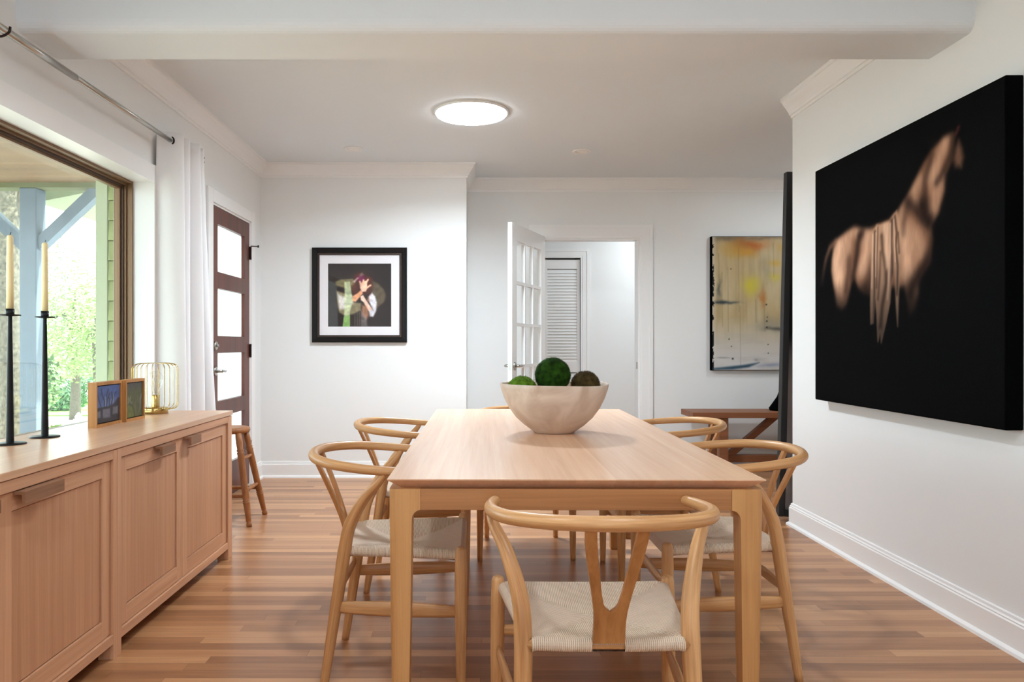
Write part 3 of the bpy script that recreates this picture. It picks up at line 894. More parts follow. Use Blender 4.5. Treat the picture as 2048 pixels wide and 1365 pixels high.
def night_trees(p):
    U, V = p.U/p.w, p.V/p.h
    p.C[:] = np.array((44, 62, 108)); p.over(np.clip(V*1.6-.7, 0, 1), (62, 84, 138)); p.over(np.clip((.75-V)*2, 0, .5)*(V > .4), (96, 116, 160))
    p.over(poly_mask(U, V, [(.5, .38), (.75, .48), (.9, .62), (1.1, .66), (1.1, .3), (.5, .3)], .03), (36, 34, 46))
    p.over(poly_mask(U, V, [(-.1, .41), (1.1, .44), (1.1, -.1), (-.1, -.1)], .02), (36, 38, 44))
    for s in [[(.2, .4), (.12, .6), (.05, .75)], [(.34, .4), (.32, .6), (.22, .8), (.2, .92)], [(.33, .5), (.42, .72), (.5, .9)], [(.42, .4), (.45, .6), (.56, .78)], [(.62, .42), (.68, .62), (.64, .8)], [(.67, .55), (.78, .74), (.86, .8)], [(.55, .42), (.56, .6), (.5, .68)]]:
        p.over(stroke(U, V, s, .018)*.9, (30, 32, 40))
    for s in [[(.37, .45), (.38, .7)], [(.7, .5), (.73, .74)], [(.58, .5), (.62, .6)]]:
        p.over(stroke(U, V, s, .016)*.7, (150, 156, 170))
    for q in [[(.02, .14), (.02, .32), (.17, .33), (.17, .14)], [(.26, .12), (.26, .36), (.58, .36), (.58, .10)], [(.68, .18), (.7, .38), (.92, .39), (.92, .18)]]:
        p.over(poly_mask(U, V, q, .03)*.75, (112, 108, 122))
    p.over(np.clip(.15-V, 0, 1)*5, (44, 36, 44))
    p.C *= (.85+.3*fbm(U*14, V*14, 3))[..., None]
def dusk_garden(p):
    U, V = p.U/p.w, p.V/p.h
    p.C[:] = np.array((70, 74, 40)); p.over(np.clip(V*3-2.1, 0, 1), (56, 50, 58))
    p.over(poly_mask(U, V, [(-.1, -.1), (-.1, .3), (.25, .38), (.45, .3), (.5, -.1)], .06), (84, 92, 40))
    p.over(stroke(U, V, [(.5, .0), (.46, .2), (.36, .34), (.2, .4)], .04)*.8, (44, 46, 26))
    for s in [[(.12, .42), (.14, .6)], [(.2, .45), (.26, .62)], [(.3, .4), (.22, .55)]]:
        p.over(stroke(U, V, s, .02)*.7, (140, 136, 120))
    for s in [[(.5, .4), (.48, .75)], [(.65, .2), (.6, .75)], [(.72, .2), (.76, .7)]]:
        p.over(stroke(U, V, s, .025)*.6, (48, 50, 28))
    p.over(stroke(U, V, [(.85, .2), (.88, .5), (.92, .62)], .04)*.7, (124, 104, 128))
    p.C *= (.8+.4*fbm(U*12, V*12, 8))[..., None]
small_picture(3.030, 3.249, -1.561, 'small oak-framed painting of bare trees under a blue sky', night_trees)
small_picture(3.262, 3.445, -1.549, 'small oak-framed dark green garden painting beside the wire lamp', dusk_garden)

# wire cage lamp
lp = thing('table_lamp', 'small brass wire cage table lamp with bare bulb on the sideboard', 'lamp', (-1.606, 3.69, STZ))
MB().lathe([(.001, 0), (.057, 0), (.059, .002), (.059, .026), (.056, .030), (.001, .030)], seg=44).build('base', M['brass'], lp)
MB().lathe([(.001, .029), (.019, .029), (.0195, .033), (.0195, .090), (.017, .093), (.001, .093)], seg=28).build('socket', M['brass'], lp)
MB().lathe([(.001, .092), (.013, .094), (.015, .110), (.028, .135), (.037, .160), (.036, .182), (.026, .202), (.012, .212), (.001, .214)], seg=28).build('bulb', M['bulb'], lp)
fl = MB()
for k in range(4):
    a = k*PI/2
    fl.tube([(.004*math.cos(a), .004*math.sin(a), .10), (.016*math.cos(a), .016*math.sin(a), .19)], .0006, 5)
fl.build('filament', M['brass'], lp)
for k in range(24):
    a = 2*PI*k/24
    R = .108
    prof = [(.058, .020), (.085, .022), (.100, .030), (.107, .048), (R, .075), (R, .205), (.105, .230), (.094, .244), (.070, .251), (.03, .252), (.006, .252)]
    pts = catmull([(r_*math.cos(a), r_*math.sin(a), z_) for r_, z_ in prof], 3)
    MB().tube(pts, .0014, 6).build('cage_wire', M['brass'], lp)
MB().tube([(0, 0, .2515), (0, 0, .2545)], .010, 14).build('cage_cap', M['brass'], lp)

# ------------------------------------------------------------------ curtain and rod
RODX, RODZ = -1.70, 2.245
rod = thing('curtain_rod', 'grey metal telescopic curtain rod above the window', 'curtain rod', (RODX, 0, RODZ))
MB().tube([(0, 2.60, 0), (0, 3.125, 0)], .0145, 18).build('outer_tube', M['nickel'], rod)
MB().tube([(0, 3.12, 0), (0, 4.49, 0)], .0122, 18).build('inner_tube', M['nickel'], rod)
MB().tube([(0, 1.30, 0), (0, 2.60, 0)], .0122, 18).build('inner_tube', M['nickel'], rod)
for y in (2.655, 4.47):
    b = MB().tube(catmull([(LX-RODX+.002, y, -.005), (-.05, y, -.005), (-.02, y, -.022), (0, y, -.019), (.018, y, -.006), (.021, y, .012)], 4), .0045, 8)
    b.tube([(LX-RODX+.001, y, -.005), (LX-RODX+.008, y, -.005)], .022, 16)
    b.build('bracket', M['dark_metal'], rod)
for z in (.100, .072):
    MB().tube([(LX-RODX, 4.80, -.02+z), (LX-RODX+.02, 4.80, -.02+z)], [.006, .005], 8).build('wall_anchor', M['dark_metal'], rod)

cu = thing('curtain', 'white grommet-top curtain panel gathered at the right side of the window', 'curtain', (RODX, 0, 0))
cv = MB()
ny, nz = 140, 46
Y0, Y1 = 4.075, 4.50
grid = []
for j in range(nz+1):
    tz = j/nz
    z = .015 + tz*(2.292-.015)
    spread = 1-.10*(1-tz)
    row = []
    for i in range(ny+1):
        s = i/ny
        ph = s*2*PI*4.0
        amp = .060*(1+.12*(1-tz))
        x = .055*(1-tz)**1.2*s*2 - .02*(1-tz)*(1-s) - math.cos(ph)*amp*(1+.18*math.sin(ph*.37+2*tz)) + .012*math.sin(3*tz+s*9)*(1-tz)
        y = Y0 - .012*(1-tz) + (s*(Y1-Y0) + .008*math.sin(ph*2+tz*2))*spread
        row.append((x, y, z))
    grid.append(row)
vs = [p for row in grid for p in row]
fs = [(j*(ny+1)+i, j*(ny+1)+i+1, (j+1)*(ny+1)+i+1, (j+1)*(ny+1)+i) for j in range(nz) for i in range(ny)]
cv.add(vs, fs, None, True)
co = cv.build('cloth', M['curtain'], cu)
sol = co.modifiers.new('thickness', 'SOLIDIFY'); sol.thickness = .003; sol.offset = 0
def torus(mb, c, n, R, r_, seg=28, s2=10):
    n = Vector(n).normalized(); a = n.orthogonal().normalized(); b = n.cross(a)
    vs = []
    for i in range(seg):
        t_ = 2*PI*i/seg; d = a*math.cos(t_)+b*math.sin(t_)
        for k in range(s2):
            p_ = 2*PI*k/s2
            vs.append(Vector(c)+d*(R+r_*math.cos(p_))+n*(r_*math.sin(p_)))
    fs = [(i*s2+k, i*s2+(k+1) % s2, ((i+1) % seg)*s2+(k+1) % s2, ((i+1) % seg)*s2+k) for i in range(seg) for k in range(s2)]
    return mb.add(vs, fs, None, True)
for k in range(8):
    s = (k+.5)/8
    y = Y0+s*(Y1-Y0)
    torus(MB(), (0, y, RODZ), (-.25 if k % 2 else .25, 1, 0), .021, .0045).build('grommet', M['dark_metal'], cu)

# ------------------------------------------------------------------ stool
st = thing('bar_stool', 'old turned wooden stool by the front door behind the sideboard', 'stool', (-1.545, 4.64, 0), 0)
MB().lathe([(.001, .552), (.096, .552), (.113, .556), (.118, .568), (.116, .584), (.104, .590), (.05, .586), (.001, .585)], seg=44).build('seat', M['stool_wood'], st)
legprof = [(0, .016), (.03, .017), (.045, .012), (.06, .015), (.20, .019), (.245, .0205), (.255, .023), (.262, .017), (.275, .023), (.285, .018), (.30, .021), (.42, .0195), (.60, .0205), (.77, .0205), (.79, .023), (.80, .018), (.815, .023), (.83, .018), (.90, .021), (1.0, .019)]
for sx in (-1, 1):
    for sy in (-1, 1):
        f0 = Vector((sx*.168, sy*.165, 0)); f1 = Vector((sx*.070, sy*.070, .556))
        MB().tube([f0.lerp(f1, t_) for t_, _ in legprof], [r_ for _, r_ in legprof], 14).build('leg', M['stool_wood'], st)
def stool_at(sx, sy, z):
    k = z/.556
    return Vector((sx*(.165-.09*k), sy*(.165-.09*k), z))
for a, b, z in (((1, -1), (1, 1), .21), ((-1, -1), (-1, 1), .21), ((-1, -1), (1, -1), .18), ((-1, 1), (1, 1), .18), ((1, -1), (1, 1), .40), ((-1, -1), (-1, 1), .40)):
    p0, p1 = stool_at(*a, z), stool_at(*b, z)
    MB().tube([p0, p0.lerp(p1, .25), p0.lerp(p1, .5), p0.lerp(p1, .75), p1], [.009, .011, .012, .011, .009], 10).build('rung', M['stool_wood'], st)

# ------------------------------------------------------------------ dining table
TBX, TBY, TROT = .2745, 2.995, math.radians(-.55)
TW, TL, TZ = 1.0, 2.10, .755
tb = thing('dining_table', 'long oak dining table with undercut top in the middle of the room', 'table', (TBX, TBY, 0), TROT)
hw, hl = TW/2, TL/2
levels = [(hw, hl, TZ), (hw, hl, TZ-.003), (hw-.034, hl-.034, TZ-.028)]
vs = []
for a, b, z in levels:
    vs += [(-a, -b, z), (a, -b, z), (a, b, z), (-a, b, z)]
fs = [(0, 1, 2, 3), (11, 10, 9, 8)]
for k in range(2):
    for i in range(4):
        j = (i+1) % 4
        fs.append((k*4+i, (k+1)*4+i, (k+1)*4+j, k*4+j))
MB().add(vs, fs).build('tabletop', M['table_y'], tb)
AT, AB = TZ-.0278, .672
def leg_rows():
    rows = []
    fi = .024; wt, wl, wb = .084, .061, .050
    rows.append((AT, wt, 0)); rows.append((AB, wt, 0))
    for k in range(1, 7):
        a = k/6*PI/2
        rows.append((AB-.026*(1-math.cos(a)), wl+(wt-wl)*(1-math.sin(a)), 0))
    rows.append((.30, .056, .004)); rows.append((0, wb, .008))
    return rows
for sx in (-1, 1):
    for sy in (-1, 1):
        vs = []
        rows = leg_rows()
        r0 = .018
        for z, wd, off in rows:
            o_ = off
            base_pts = [(wd, o_), (wd, wd)] + [(o_, wd)]
            arc = [(o_+r0-r0*math.cos(t_), o_+r0-r0*math.sin(t_)) for t_ in [k*PI/10 for k in range(6)]]
            pts = [(wd, wd), (o_, wd)] + [(a, b) for a, b in arc] + [(wd, o_)]
            for a, b in pts:
                vs.append((sx*(hw-.004-a), sy*(hl-.004-b), z))
        m_ = len(vs)//len(rows)
        fs = [list(range(m_)), [(len(rows)-1)*m_+k for k in range(m_)]]
        for i in range(len(rows)-1):
            for k in range(m_):
                k2 = (k+1) % m_
                fs.append((i*m_+k, i*m_+k2, (i+1)*m_+k2, (i+1)*m_+k))
        MB().add(vs, fs).build('leg', M['table_z'], tb)
for sy in (-1, 1):
    ya, yb = sorted((sy*(hl-.006), sy*(hl-.062)))
    MB().box((-hw+.088, ya, AB), (hw-.088, yb, AT), bev=.001).build('apron', M['table_x'], tb)
for sx in (-1, 1):
    xa, xb = sorted((sx*(hw-.006), sx*(hw-.062)))
    MB().box((xa, -hl+.088, AB), (xb, hl-.088, AT), bev=.001).build('apron', M['table_y2'], tb)

# ------------------------------------------------------------------ bowl with moss balls
BX, BYB, BR = .316, 2.985, .220
def wob(a, t_):
    return .0028*math.sin(2*a+.6)*max(0, (.5-abs(t_-.5))*2) + .002*math.sin(3*a)*max(0, .5-abs(t_-.5))*2
outer = [(.001, 0), (.076, 0), (.082, .003), (.088, .008), (.120, .030), (.155, .062), (.183, .100), (.203, .140), (.215, .175), (.2195, .196), (.218, .199)]
inner = [(.211, .197), (.204, .170), (.190, .130), (.165, .085), (.130, .050), (.085, .026), (.001, .016)]
bw = MB().lathe(outer+inner, seg=72, wob=wob).build('bowl', M['bowl'], None, (BX, BYB, TZ))
tag(bw, 'wide pale stone bowl of moss balls on the dining table', 'bowl')
def moss_ball(x, y, z, r_, mat, label, seed, fuzz):
    rng = random.Random(seed)
    bm = bmesh.new(); bmesh.ops.create_icosphere(bm, subdivisions=4, radius=r_)
    from mathutils import noise as mn
    for v in bm.verts:
        v.co *= 1+.035*mn.noise(v.co*35+Vector((seed, 0, 0)))+.02*mn.noise(v.co*90)
    m_ = MB(); bm.verts.index_update()
    m_.add([v.co[:] for v in bm.verts], [[v.index for v in f_.verts] for f_ in bm.faces], None, True); bm.free()
    for k in range(fuzz):
        d = Vector((rng.gauss(0, 1), rng.gauss(0, 1), rng.gauss(0, 1))).normalized()
        t_ = d.orthogonal().normalized(); t_ = (Matrix.Rotation(rng.uniform(0, 6.28), 3, d) @ t_)
        b_ = d*r_*.97; L_ = rng.uniform(.006, .013)
        side = d.cross(t_)*.0007
        mid = b_+t_*L_*.6+d*L_*.45; tip = b_+t_*L_*1.3+d*L_*rng.uniform(.2, .7)
        m_.add([b_-side, b_+side, mid+side, mid-side, tip], [(0, 1, 2, 3), (3, 2, 4)])
    o = m_.build('moss_ball', mat, None, (x, y, z), recalc=False)
    tag(o, label, 'moss ball', 'moss balls in the bowl')
moss_ball(.313, 3.005, TZ+.230, .0705, M['moss_dark'], 'largest dark green moss ball, in the middle of the bowl', 1, 4200)
moss_ball(.186, 2.985, TZ+.166, .060, M['moss_light'], 'bright green moss ball low on the left of the bowl', 2, 3600)
moss_ball(.446, 3.005, TZ+.188, .0575, M['moss_brown'], 'brown moss ball on the right of the bowl', 3, 3000)

# ------------------------------------------------------------------ wishbone chairs
def make_chair():
    t_ = thing('wishbone_chair', '', 'chair')
    ZR = .437
    yf = .392
    # seat: woven trapezoid, pillow section, four triangles of cord
    n = 28
    hr, hf = .172, .222
    def P(s, q):
        a = hr+(hf-hr)*q
        y = .006+q*(yf-.006)
        edge = min(1-abs(s), 1-abs(2*q-1))
        sag = .020*(1-(1-min(1, edge*1.15))**2)
        d1 = abs(abs(s)-abs(2*q-1))
        seam_ = .004*math.exp(-(d1/.05)**2)
        lift = .006*(2*q-1)**2*0 + .004*abs(s)**3
        return Vector((a*s, y, ZR+.014-sag-seam_+lift))
    m_ = MB()
    vs = [P(-1+2*i/n, j/n) for j in range(n+1) for i in range(n+1)]
    fs, uvs = [], []
    def uvof(v, side):
        return (v.y, v.x) if side else (v.x, v.y)
    for j in range(n):
        for i in range(n):
            q = [j*(n+1)+i, j*(n+1)+i+1, (j+1)*(n+1)+i+1, (j+1)*(n+1)+i]
            cx, cy = -1+2*(i+.5)/n, -1+2*(j+.5)/n
            if i == j:
                for tri, sd_ in (((q[0], q[1], q[2]), None), ((q[0], q[2], q[3]), None)):
                    gx = sum(-1+2*(k % (n+1))/n for k in tri)/3; gy = sum(-1+2*(k//(n+1))/n for k in tri)/3
                    fs.append(tri); uvs.append([uvof(vs[k], abs(gx) > abs(gy)) for k in tri])
            elif i+j == n-1:
                for tri in ((q[0], q[1], q[3]), (q[1], q[2], q[3])):
                    gx = sum(-1+2*(k % (n+1))/n for k in tri)/3; gy = sum(-1+2*(k//(n+1))/n for k in tri)/3
                    fs.append(tri); uvs.append([uvof(vs[k], abs(gx) > abs(gy)) for k in tri])
            else:
                fs.append(q); uvs.append([uvof(vs[k], abs(cx) > abs(cy)) for k in q])
    m_.add(vs, fs, uvs, True)
    # rolled edges round the four rails
    per = [(-1+2*i/n, 0.0, 0) for i in range(n)] + [(1.0, j/n, 1) for j in range(n)] + [(1-2*i/n, 1.0, 2) for i in range(n)] + [(-1.0, 1-j/n, 3) for j in range(n)]
    nrm = {0: Vector((0, -1, 0)), 1: Vector((1, -.13, 0)).normalized(), 2: Vector((0, 1, 0)), 3: Vector((-1, -.13, 0)).normalized()}
    rE = .016
    for sidx in range(4):
        pts = [p for p in per if p[2] == sidx]
        nxt = [p for p in per if p[2] == (sidx+1) % 4][0]
        pts = pts+[(nxt[0], nxt[1], sidx)]
        vs2 = []; K = 8
        for s, q, _ in pts:
            b_ = P(s, q)
            for k in range(K+1):
                a = PI*k/K
                vs2.append(b_+nrm[sidx]*(rE*math.sin(a))+Vector((0, 0, -rE*(1-math.cos(a)))))
        fs2, uv2 = [], []
        for i in range(len(pts)-1):
            for k in range(K):
                q = (i*(K+1)+k, (i+1)*(K+1)+k, (i+1)*(K+1)+k+1, i*(K+1)+k+1)
                if sidx == 0 and k > 2:  # bare middle of the rear rail under the splat
                    if abs((pts[i][0]+pts[i+1][0])/2) < .24: continue
                fs2.append(q)
                uv2.append([((vs2[x].y if sidx in (1, 3) else vs2[x].x), (x % (K+1))*.006) for x in q])
        m_.add(vs2, fs2, uv2, True)
    # underside
    vb = [P(-1+2*i/6, j/6)+Vector((0, 0, -2*rE)) for j in range(7) for i in range(7)]
    fb = [(j*7+i, (j+1)*7+i, (j+1)*7+i+1, j*7+i+1) for j in range(6) for i in range(6)]
    m_.add(vb, fb, [[(vb[k].x, vb[k].y) for k in f_] for f_ in fb], True)
    m_.build('seat', M['cord'], t_, recalc=False)
    # rails
    MB().tube([(-.185, .0065, ZR-.001), (.185, .0065, ZR-.001)], .0118, 14).build('seat_rail', M['chair_uv'], t_)
    # front legs
    lp_ = [(0, .0135), (.02, .0145), (.12, .0165), (.27, .0195), (.40, .0195), (.455, .0180)]
    for sx in (-1, 1):
        path = [(sx*(.236+.004*(1-z/.45)), yf+.002, z) for z, _ in lp_]
        MB().tube(path + [(sx*.236, yf+.002, .463), (sx*.236, yf+.002, .468)], [r_ for _, r_ in lp_]+[.0155, .009], 18).build('leg', M['chair_uv'], t_)
    # rear legs
    for sx in (-1, 1):
        ctrl = [(.198, -.050, 0), (.196, -.026, .16), (.192, .000, .33), (.190, .016, .44), (.196, .036, .53), (.224, .086, .62), (.2545, .134, .676), (.2622, .154, .7035)]
        path = catmull([(sx*a, b, c_) for a, b, c_ in ctrl], 6)
        MB().tube(path, lerp_list([.0135, .0175, .0205, .0215, .0205, .0170, .0135, .0095], len(path)), 18).build('leg', M['chair_uv'], t_)
    # steam-bent top rail with arms
    half = [(0, -.118, .737), (.085, -.108, .736), (.160, -.078, .733), (.222, -.020, .728), (.254, .060, .721), (.262, .140, .714), (.256, .210, .709), (.248, .255, .706)]
    full = [(-a, b, c_) for a, b, c_ in half[:0:-1]] + half
    path = catmull(full, 6)
    MB().tube(path, lerp_list([.0135, .0150, .0160, .0165, .0172, .0165, .0160, .0150, .0135], len(path)), 18, round_ends=1, up=(0, 0, 1)).build('top_rail', M['chair_uv'], t_)
    # Y-shaped splat
    rows = [(0, .036, 0), (.03, .0355, 0), (.055, .0355, 0), (.078, .037, 0), (.082, .0375, .004), (.088, .0385, .011), (.098, .040, .0165), (.125, .0445, .0225), (.165, .052, .0285), (.21, .0605, .035), (.25, .066, .0405), (.29, .0685, .044)]
    def S(h_, x, d):
        k = h_/.29
        y = -.004-.108*k**1.25
        z = ZR+.006+k*.288
        return Vector((x, y+d, z))
    th = .0065
    m_ = MB()
    for sx in (-1, 1):
        vs, fs = [], []
        for h_, o_, i_ in rows:
            bow_ = .004*(1-(h_/.29))
            vs += [S(h_, sx*i_, -th), S(h_, sx*o_, -th), S(h_, sx*o_, th), S(h_, sx*i_, th)]
        for i in range(len(rows)-1):
            for k in range(4):
                if rows[i+1][2] == 0 and k == 3: continue
                k2 = (k+1) % 4
                fs.append((i*4+k, i*4+k2, (i+1)*4+k2, (i+1)*4+k))
        fs.append((0, 1, 2, 3)); e_ = (len(rows)-1)*4; fs.append((e_, e_+1, e_+2, e_+3))
        m_.add(vs, fs)
    m_.build('back_splat', M['chair_splat'], t_)
    # stretchers
    def rung(p0, p1, hgt, wd):
        p0, p1 = Vector(p0), Vector(p1)
        ts = [0, .15, .35, .5, .65, .85, 1]
        kk = [.72, .85, .97, 1, .97, .85, .72]
        MB().tube([p0.lerp(p1, x) for x in ts], [hgt/2*k for k in kk], 14, flat=(1, wd/hgt), up=(0, 0, 1)).build('stretcher', M['chair_uv'], t_)
    for sx in (-1, 1):
        rung((sx*.236, yf, .262), (sx*.194, -.02, .262), .050, .020)
    rung((-.236, yf, .318), (.236, yf, .318), .040, .018)
    rung((-.193, -.012, .30), (.193, -.012, .30), .040, .018)
    return t_
chair0 = make_chair()
chairs = [
    ((.297, 1.655, 0), 0.0, 'light oak wishbone chair at the near end of the table, its back to the viewer'),
    ((-.442, 2.575, 0), -PI/2, 'nearer oak wishbone chair on the left of the table, beside the sideboard'),
    ((-.440, 3.490, 0), -PI/2, 'farther oak wishbone chair on the left of the table, below the framed print'),
    ((1.015, 2.625, 0), PI/2, 'nearer oak wishbone chair on the right of the table, by the white wall'),
    ((1.040, 3.510, 0), PI/2, 'farther oak wishbone chair on the right of the table, before the bench'),
    ((.260, 4.190, 0), PI, 'oak wishbone chair at the far end of the table, mostly hidden behind the bowl'),
]
for i, (loc, rz, lab) in enumerate(chairs):
    o = chair0 if i == 0 else copy_tree(chair0)
    o.location = loc; o.rotation_euler = (0, 0, rz)
    o['label'] = lab; o['group'] = 'wishbone chairs round the table'

# ------------------------------------------------------------------ framed figure picture on the back wall
FCX, FCZ, FS = -.967, 1.518, .787
fp = thing('framed_print', 'square black-framed figure print with white mat on the back wall', 'picture', (FCX, BY, FCZ))
h_ = FS/2
def frame_ring(mb, a, b, y0, y1):
    mb.box((-a, y0, b), (a, y1, a)).box((-a, y0, -a), (a, y1, -b)).box((-a, y0, -b), (-b, y1, b)).box((b, y0, -b), (a, y1, b))
m_ = MB()
pr = [(h_, -.002), (h_, -.026), (h_-.006, -.031), (h_-.040, -.026), (h_-.044, -.020), (h_-.044, -.002)]
vs = []
for a, y in pr:
    vs += [(-a, y, -a), (a, y, -a), (a, y, a), (-a, y, a)]
fs = []
for i in range(len(pr)):
    j = (i+1) % len(pr)
    for k in range(4):
        fs.append((i*4+k, i*4+(k+1) % 4, j*4+(k+1) % 4, j*4+k))
m_.add(vs, fs).build('frame', M['black_frame'], fp)
m_ = MB(); frame_ring(m_, h_-.044, h_-.061, -.019, -.003); m_.build('inner_lip', M['frame_lip'], fp)
AS = .525
m_ = MB(); frame_ring(m_, h_-.061, AS/2, -.011, -.007); m_.build('mat', M['mat_board'], fp)
p = Paint(AS+.004, AS+.004, 150, 150, (44, 34, 34))
U, V = p.U/p.w, 1-p.V/p.h    # v downwards
def zx(x, y): return ((x-65)/1260.0, (y-38)/1250.0)
def zp(l): return [zx(*q) for q in l]
p.C[:] = np.array((46, 38, 36)); p.over(np.clip((U-.6)*1.6, 0, .8)*np.clip(1.4-V, 0, 1), (30, 24, 26)); p.over(np.clip(.35-U, 0, 1)*.8, (58, 50, 52))
p.over(poly_mask(U, V, zp([(930, 380), (1060, 430), (1180, 560), (1220, 680), (1180, 800), (1030, 920), (940, 800), (900, 560)]), .02)*.75, (106, 94, 72))
p.over(poly_mask(U, V, zp([(215, 400), (300, 360), (560, 340), (640, 420), (600, 560), (400, 520), (220, 470)]), .02)*.8, (142, 132, 92))
p.over(poly_mask(U, V, zp([(230, 570), (250, 800), (290, 1000), (380, 1060), (560, 1040), (720, 960), (720, 820), (560, 800), (420, 640)]), .02)*.85, (150, 138, 104))
p.over(poly_mask(U, V, zp([(250, 620), (360, 700), (540, 660), (560, 820), (420, 940), (300, 940), (280, 820)]), .03)*.85, (226, 222, 220))
p.over(poly_mask(U, V, zp([(570, 300), (680, 190), (790, 240), (950, 330), (960, 520), (900, 640), (720, 640), (540, 650), (520, 500), (590, 430)]), .03)*.9, (80, 40, 32))
p.over(poly_mask(U, V, zp([(640, 300), (760, 270), (820, 330), (760, 390), (660, 390)]), .03), (112, 30, 74))
p.over(poly_mask(U, V, zp([(690, 260), (740, 220), (780, 270), (700, 300)]), .02)*.8, (130, 116, 110))
p.over(poly_mask(U, V, zp([(560, 400), (640, 320), (680, 320), (600, 420)]), .015)*.8, (206, 180, 172))
skin = (240, 196, 168)
p.over(poly_mask(U, V, zp([(540, 690), (660, 620), (720, 560), (760, 620), (700, 700), (620, 790), (550, 790)]), .015), (224, 158, 118))
p.over(poly_mask(U, V, zp([(700, 440), (760, 390), (840, 380), (845, 480), (820, 590), (740, 600), (700, 520)]), .012), skin)
for a in ([(720, 460), (700, 400)], [(770, 430), (770, 370)], [(820, 420), (860, 360)], [(800, 560), (860, 500), (910, 470)]):
    p.over(stroke(U, V, zp(a), .016), (244, 190, 158))
p.over(poly_mask(U, V, zp([(710, 690), (760, 660), (850, 800), (960, 960), (950, 1000), (860, 960), (770, 800), (720, 760)]), .012), (236, 196, 176))
p.over(poly_mask(U, V, zp([(860, 700), (930, 640), (920, 800), (840, 780)]), .02)*.8, (168, 116, 92))
p.over(poly_mask(U, V, zp([(880, 690), (940, 620), (1000, 690), (1030, 800), (1020, 980), (960, 1090), (900, 1080), (870, 960), (960, 960), (890, 800)]), .02), (226, 224, 230))
p.over(poly_mask(U, V, zp([(740, 860), (850, 880), (880, 1060), (820, 1140), (740, 1060)]), .03)*.8, (186, 130, 98))
p.over(poly_mask(U, V, zp([(390, 400), (500, 400), (530, 600), (560, 760), (500, 1000), (500, 1290), (360, 1290), (390, 1060), (400, 700)]), .012)*.8, (200, 214, 168))
p.over(poly_mask(U, V, zp([(380, 1090), (500, 1050), (500, 1290), (360, 1290)]), .012)*.85, (128, 172, 88))
p.over(poly_mask(U, V, zp([(720, 960), (830, 1100), (850, 1290), (720, 1290)]), .02)*.5, (150, 140, 138))
for x in (600, 650, 690):
    p.over(stroke(U, V, zp([(x, 1000), (x, 1290)]), .008)*.5, (120, 108, 90))
p.C *= (.8+.4*fbm(U*22, V*22, 5))[..., None]
p.build('print', M['art_print'], fp, (-p.w/2, -.0075, -p.h/2), (1, 0, 0), (0, 0, 1), 1.15)
MB().box((-h_+.062, -.0145, -h_+.062), (h_-.062, -.0130, h_-.062)).build('glazing', M['picture_glass'], fp)

# ------------------------------------------------------------------ horse painting on the right wall
HXF, HY0, HY1, HZ0, HZ1 = 1.873, 2.605, 4.068, .806, 2.066
hp = thing('canvas_painting', 'large black canvas of a pale draped horse on the right wall', 'painting', (0, 0, 0))
MB().box((HXF+.0008, HY0, HZ0), (RX-.002, HY1, HZ1), bev=.004).build('canvas_body', M['black_canvas'], hp)
HW, HH = HY1-HY0-.008, HZ1-HZ0-.008
p = Paint(HW, HH, 300, 260, (9, 8, 9))
def cv_(q):   # traced outline point -> canvas coordinates (u from the far edge, v up)
    x, y = q
    Y = HXF*1473.0/(x-952.0)
    Z = EYE-(y-688.0)*Y/1473.0
    return (HY1-.004-Y, Z-HZ0-.004)
def A(l): return [cv_((1620+x/4.55, 400+y/4.55)) for x, y in l]
def B(l): return [cv_((1740+x/5.25, 220+y/5.25)) for x, y in l]
U, V = p.U, p.V
p.C[:] = np.array((9, 9, 10))
body = B([(880, 240), (770, 290), (650, 420), (560, 560), (460, 760), (380, 920), (290, 1060)]) + A([(790, 105), (720, 180), (620, 225), (540, 265), (470, 262), (400, 245), (330, 290), (240, 365), (215, 440), (200, 540), (195, 640), (205, 720), (225, 840), (240, 960), (290, 1010), (335, 950), (355, 860), (375, 770), (405, 690), (415, 745), (440, 800), (490, 850), (560, 865), (700, 800), (860, 790), (880, 900), (900, 1060), (950, 1020), (990, 850), (985, 765)]) + [(0, 0)]
body = body[:-1] + [cv_(q) for q in [(1842, 552), (1860, 524), (1865, 478), (1862, 449), (1877, 425.7), (1888.6, 381.9), (1890.5, 349.5), (1901, 326.7), (1908, 280)]]
skin = poly_mask(U, V, body, .018)
p.over(skin, (128, 90, 68))
def sh(pts, r_, k, rgb=(36, 25, 22)):
    w_ = 1.25*r_*(.75+.5*fbm(U*9, V*9, 90))
    p.over(stroke(U+.03*(fbm(U*7, V*7, 91)-.5), V+.03*(fbm(U*7, V*7, 95)-.5), pts, w_)*k*.9*skin, rgb)
def hl(pts, r_, k, rgb=(232, 186, 154)):
    p.over(stroke(U+.04*(fbm(U*7, V*7, 93)-.5), V, pts, r_*1.1)*k*skin, rgb)
hl(A([(260, 440), (235, 560), (255, 700)]), .065, .95)
hl(A([(330, 350), (380, 300), (430, 285)]), .035, .55)
hl(A([(350, 420), (310, 560)]), .035, .45)
hl(A([(270, 720), (290, 860)]), .030, .5)
hl(A([(520, 330), (510, 480), (470, 620)]), .050, .75)
hl(A([(860, 300), (880, 480), (890, 640)]), .055, .75)
hl(A([(960, 300), (1000, 420), (1010, 500)]), .035, .45)
hl(B([(790, 330), (740, 450), (690, 590), (650, 700)]), .035, .60)
hl(B([(720, 800), (700, 960), (650, 1120)]), .045, .50)
hl(B([(520, 760), (440, 900), (470, 960)]), .035, .50)
hl(B([(340, 1020), (330, 1120)]), .03, .45)
hl(A([(960, 830), (930, 900)]), .018, .5)
sh(A([(455, 310), (432, 400), (424, 520), (405, 640), (395, 700)]), .021, .85)
sh(A([(440, 330), (470, 340), (480, 300)]), .013, .6)
sh(A([(350, 540), (350, 660), (330, 820)]), .020, .45)
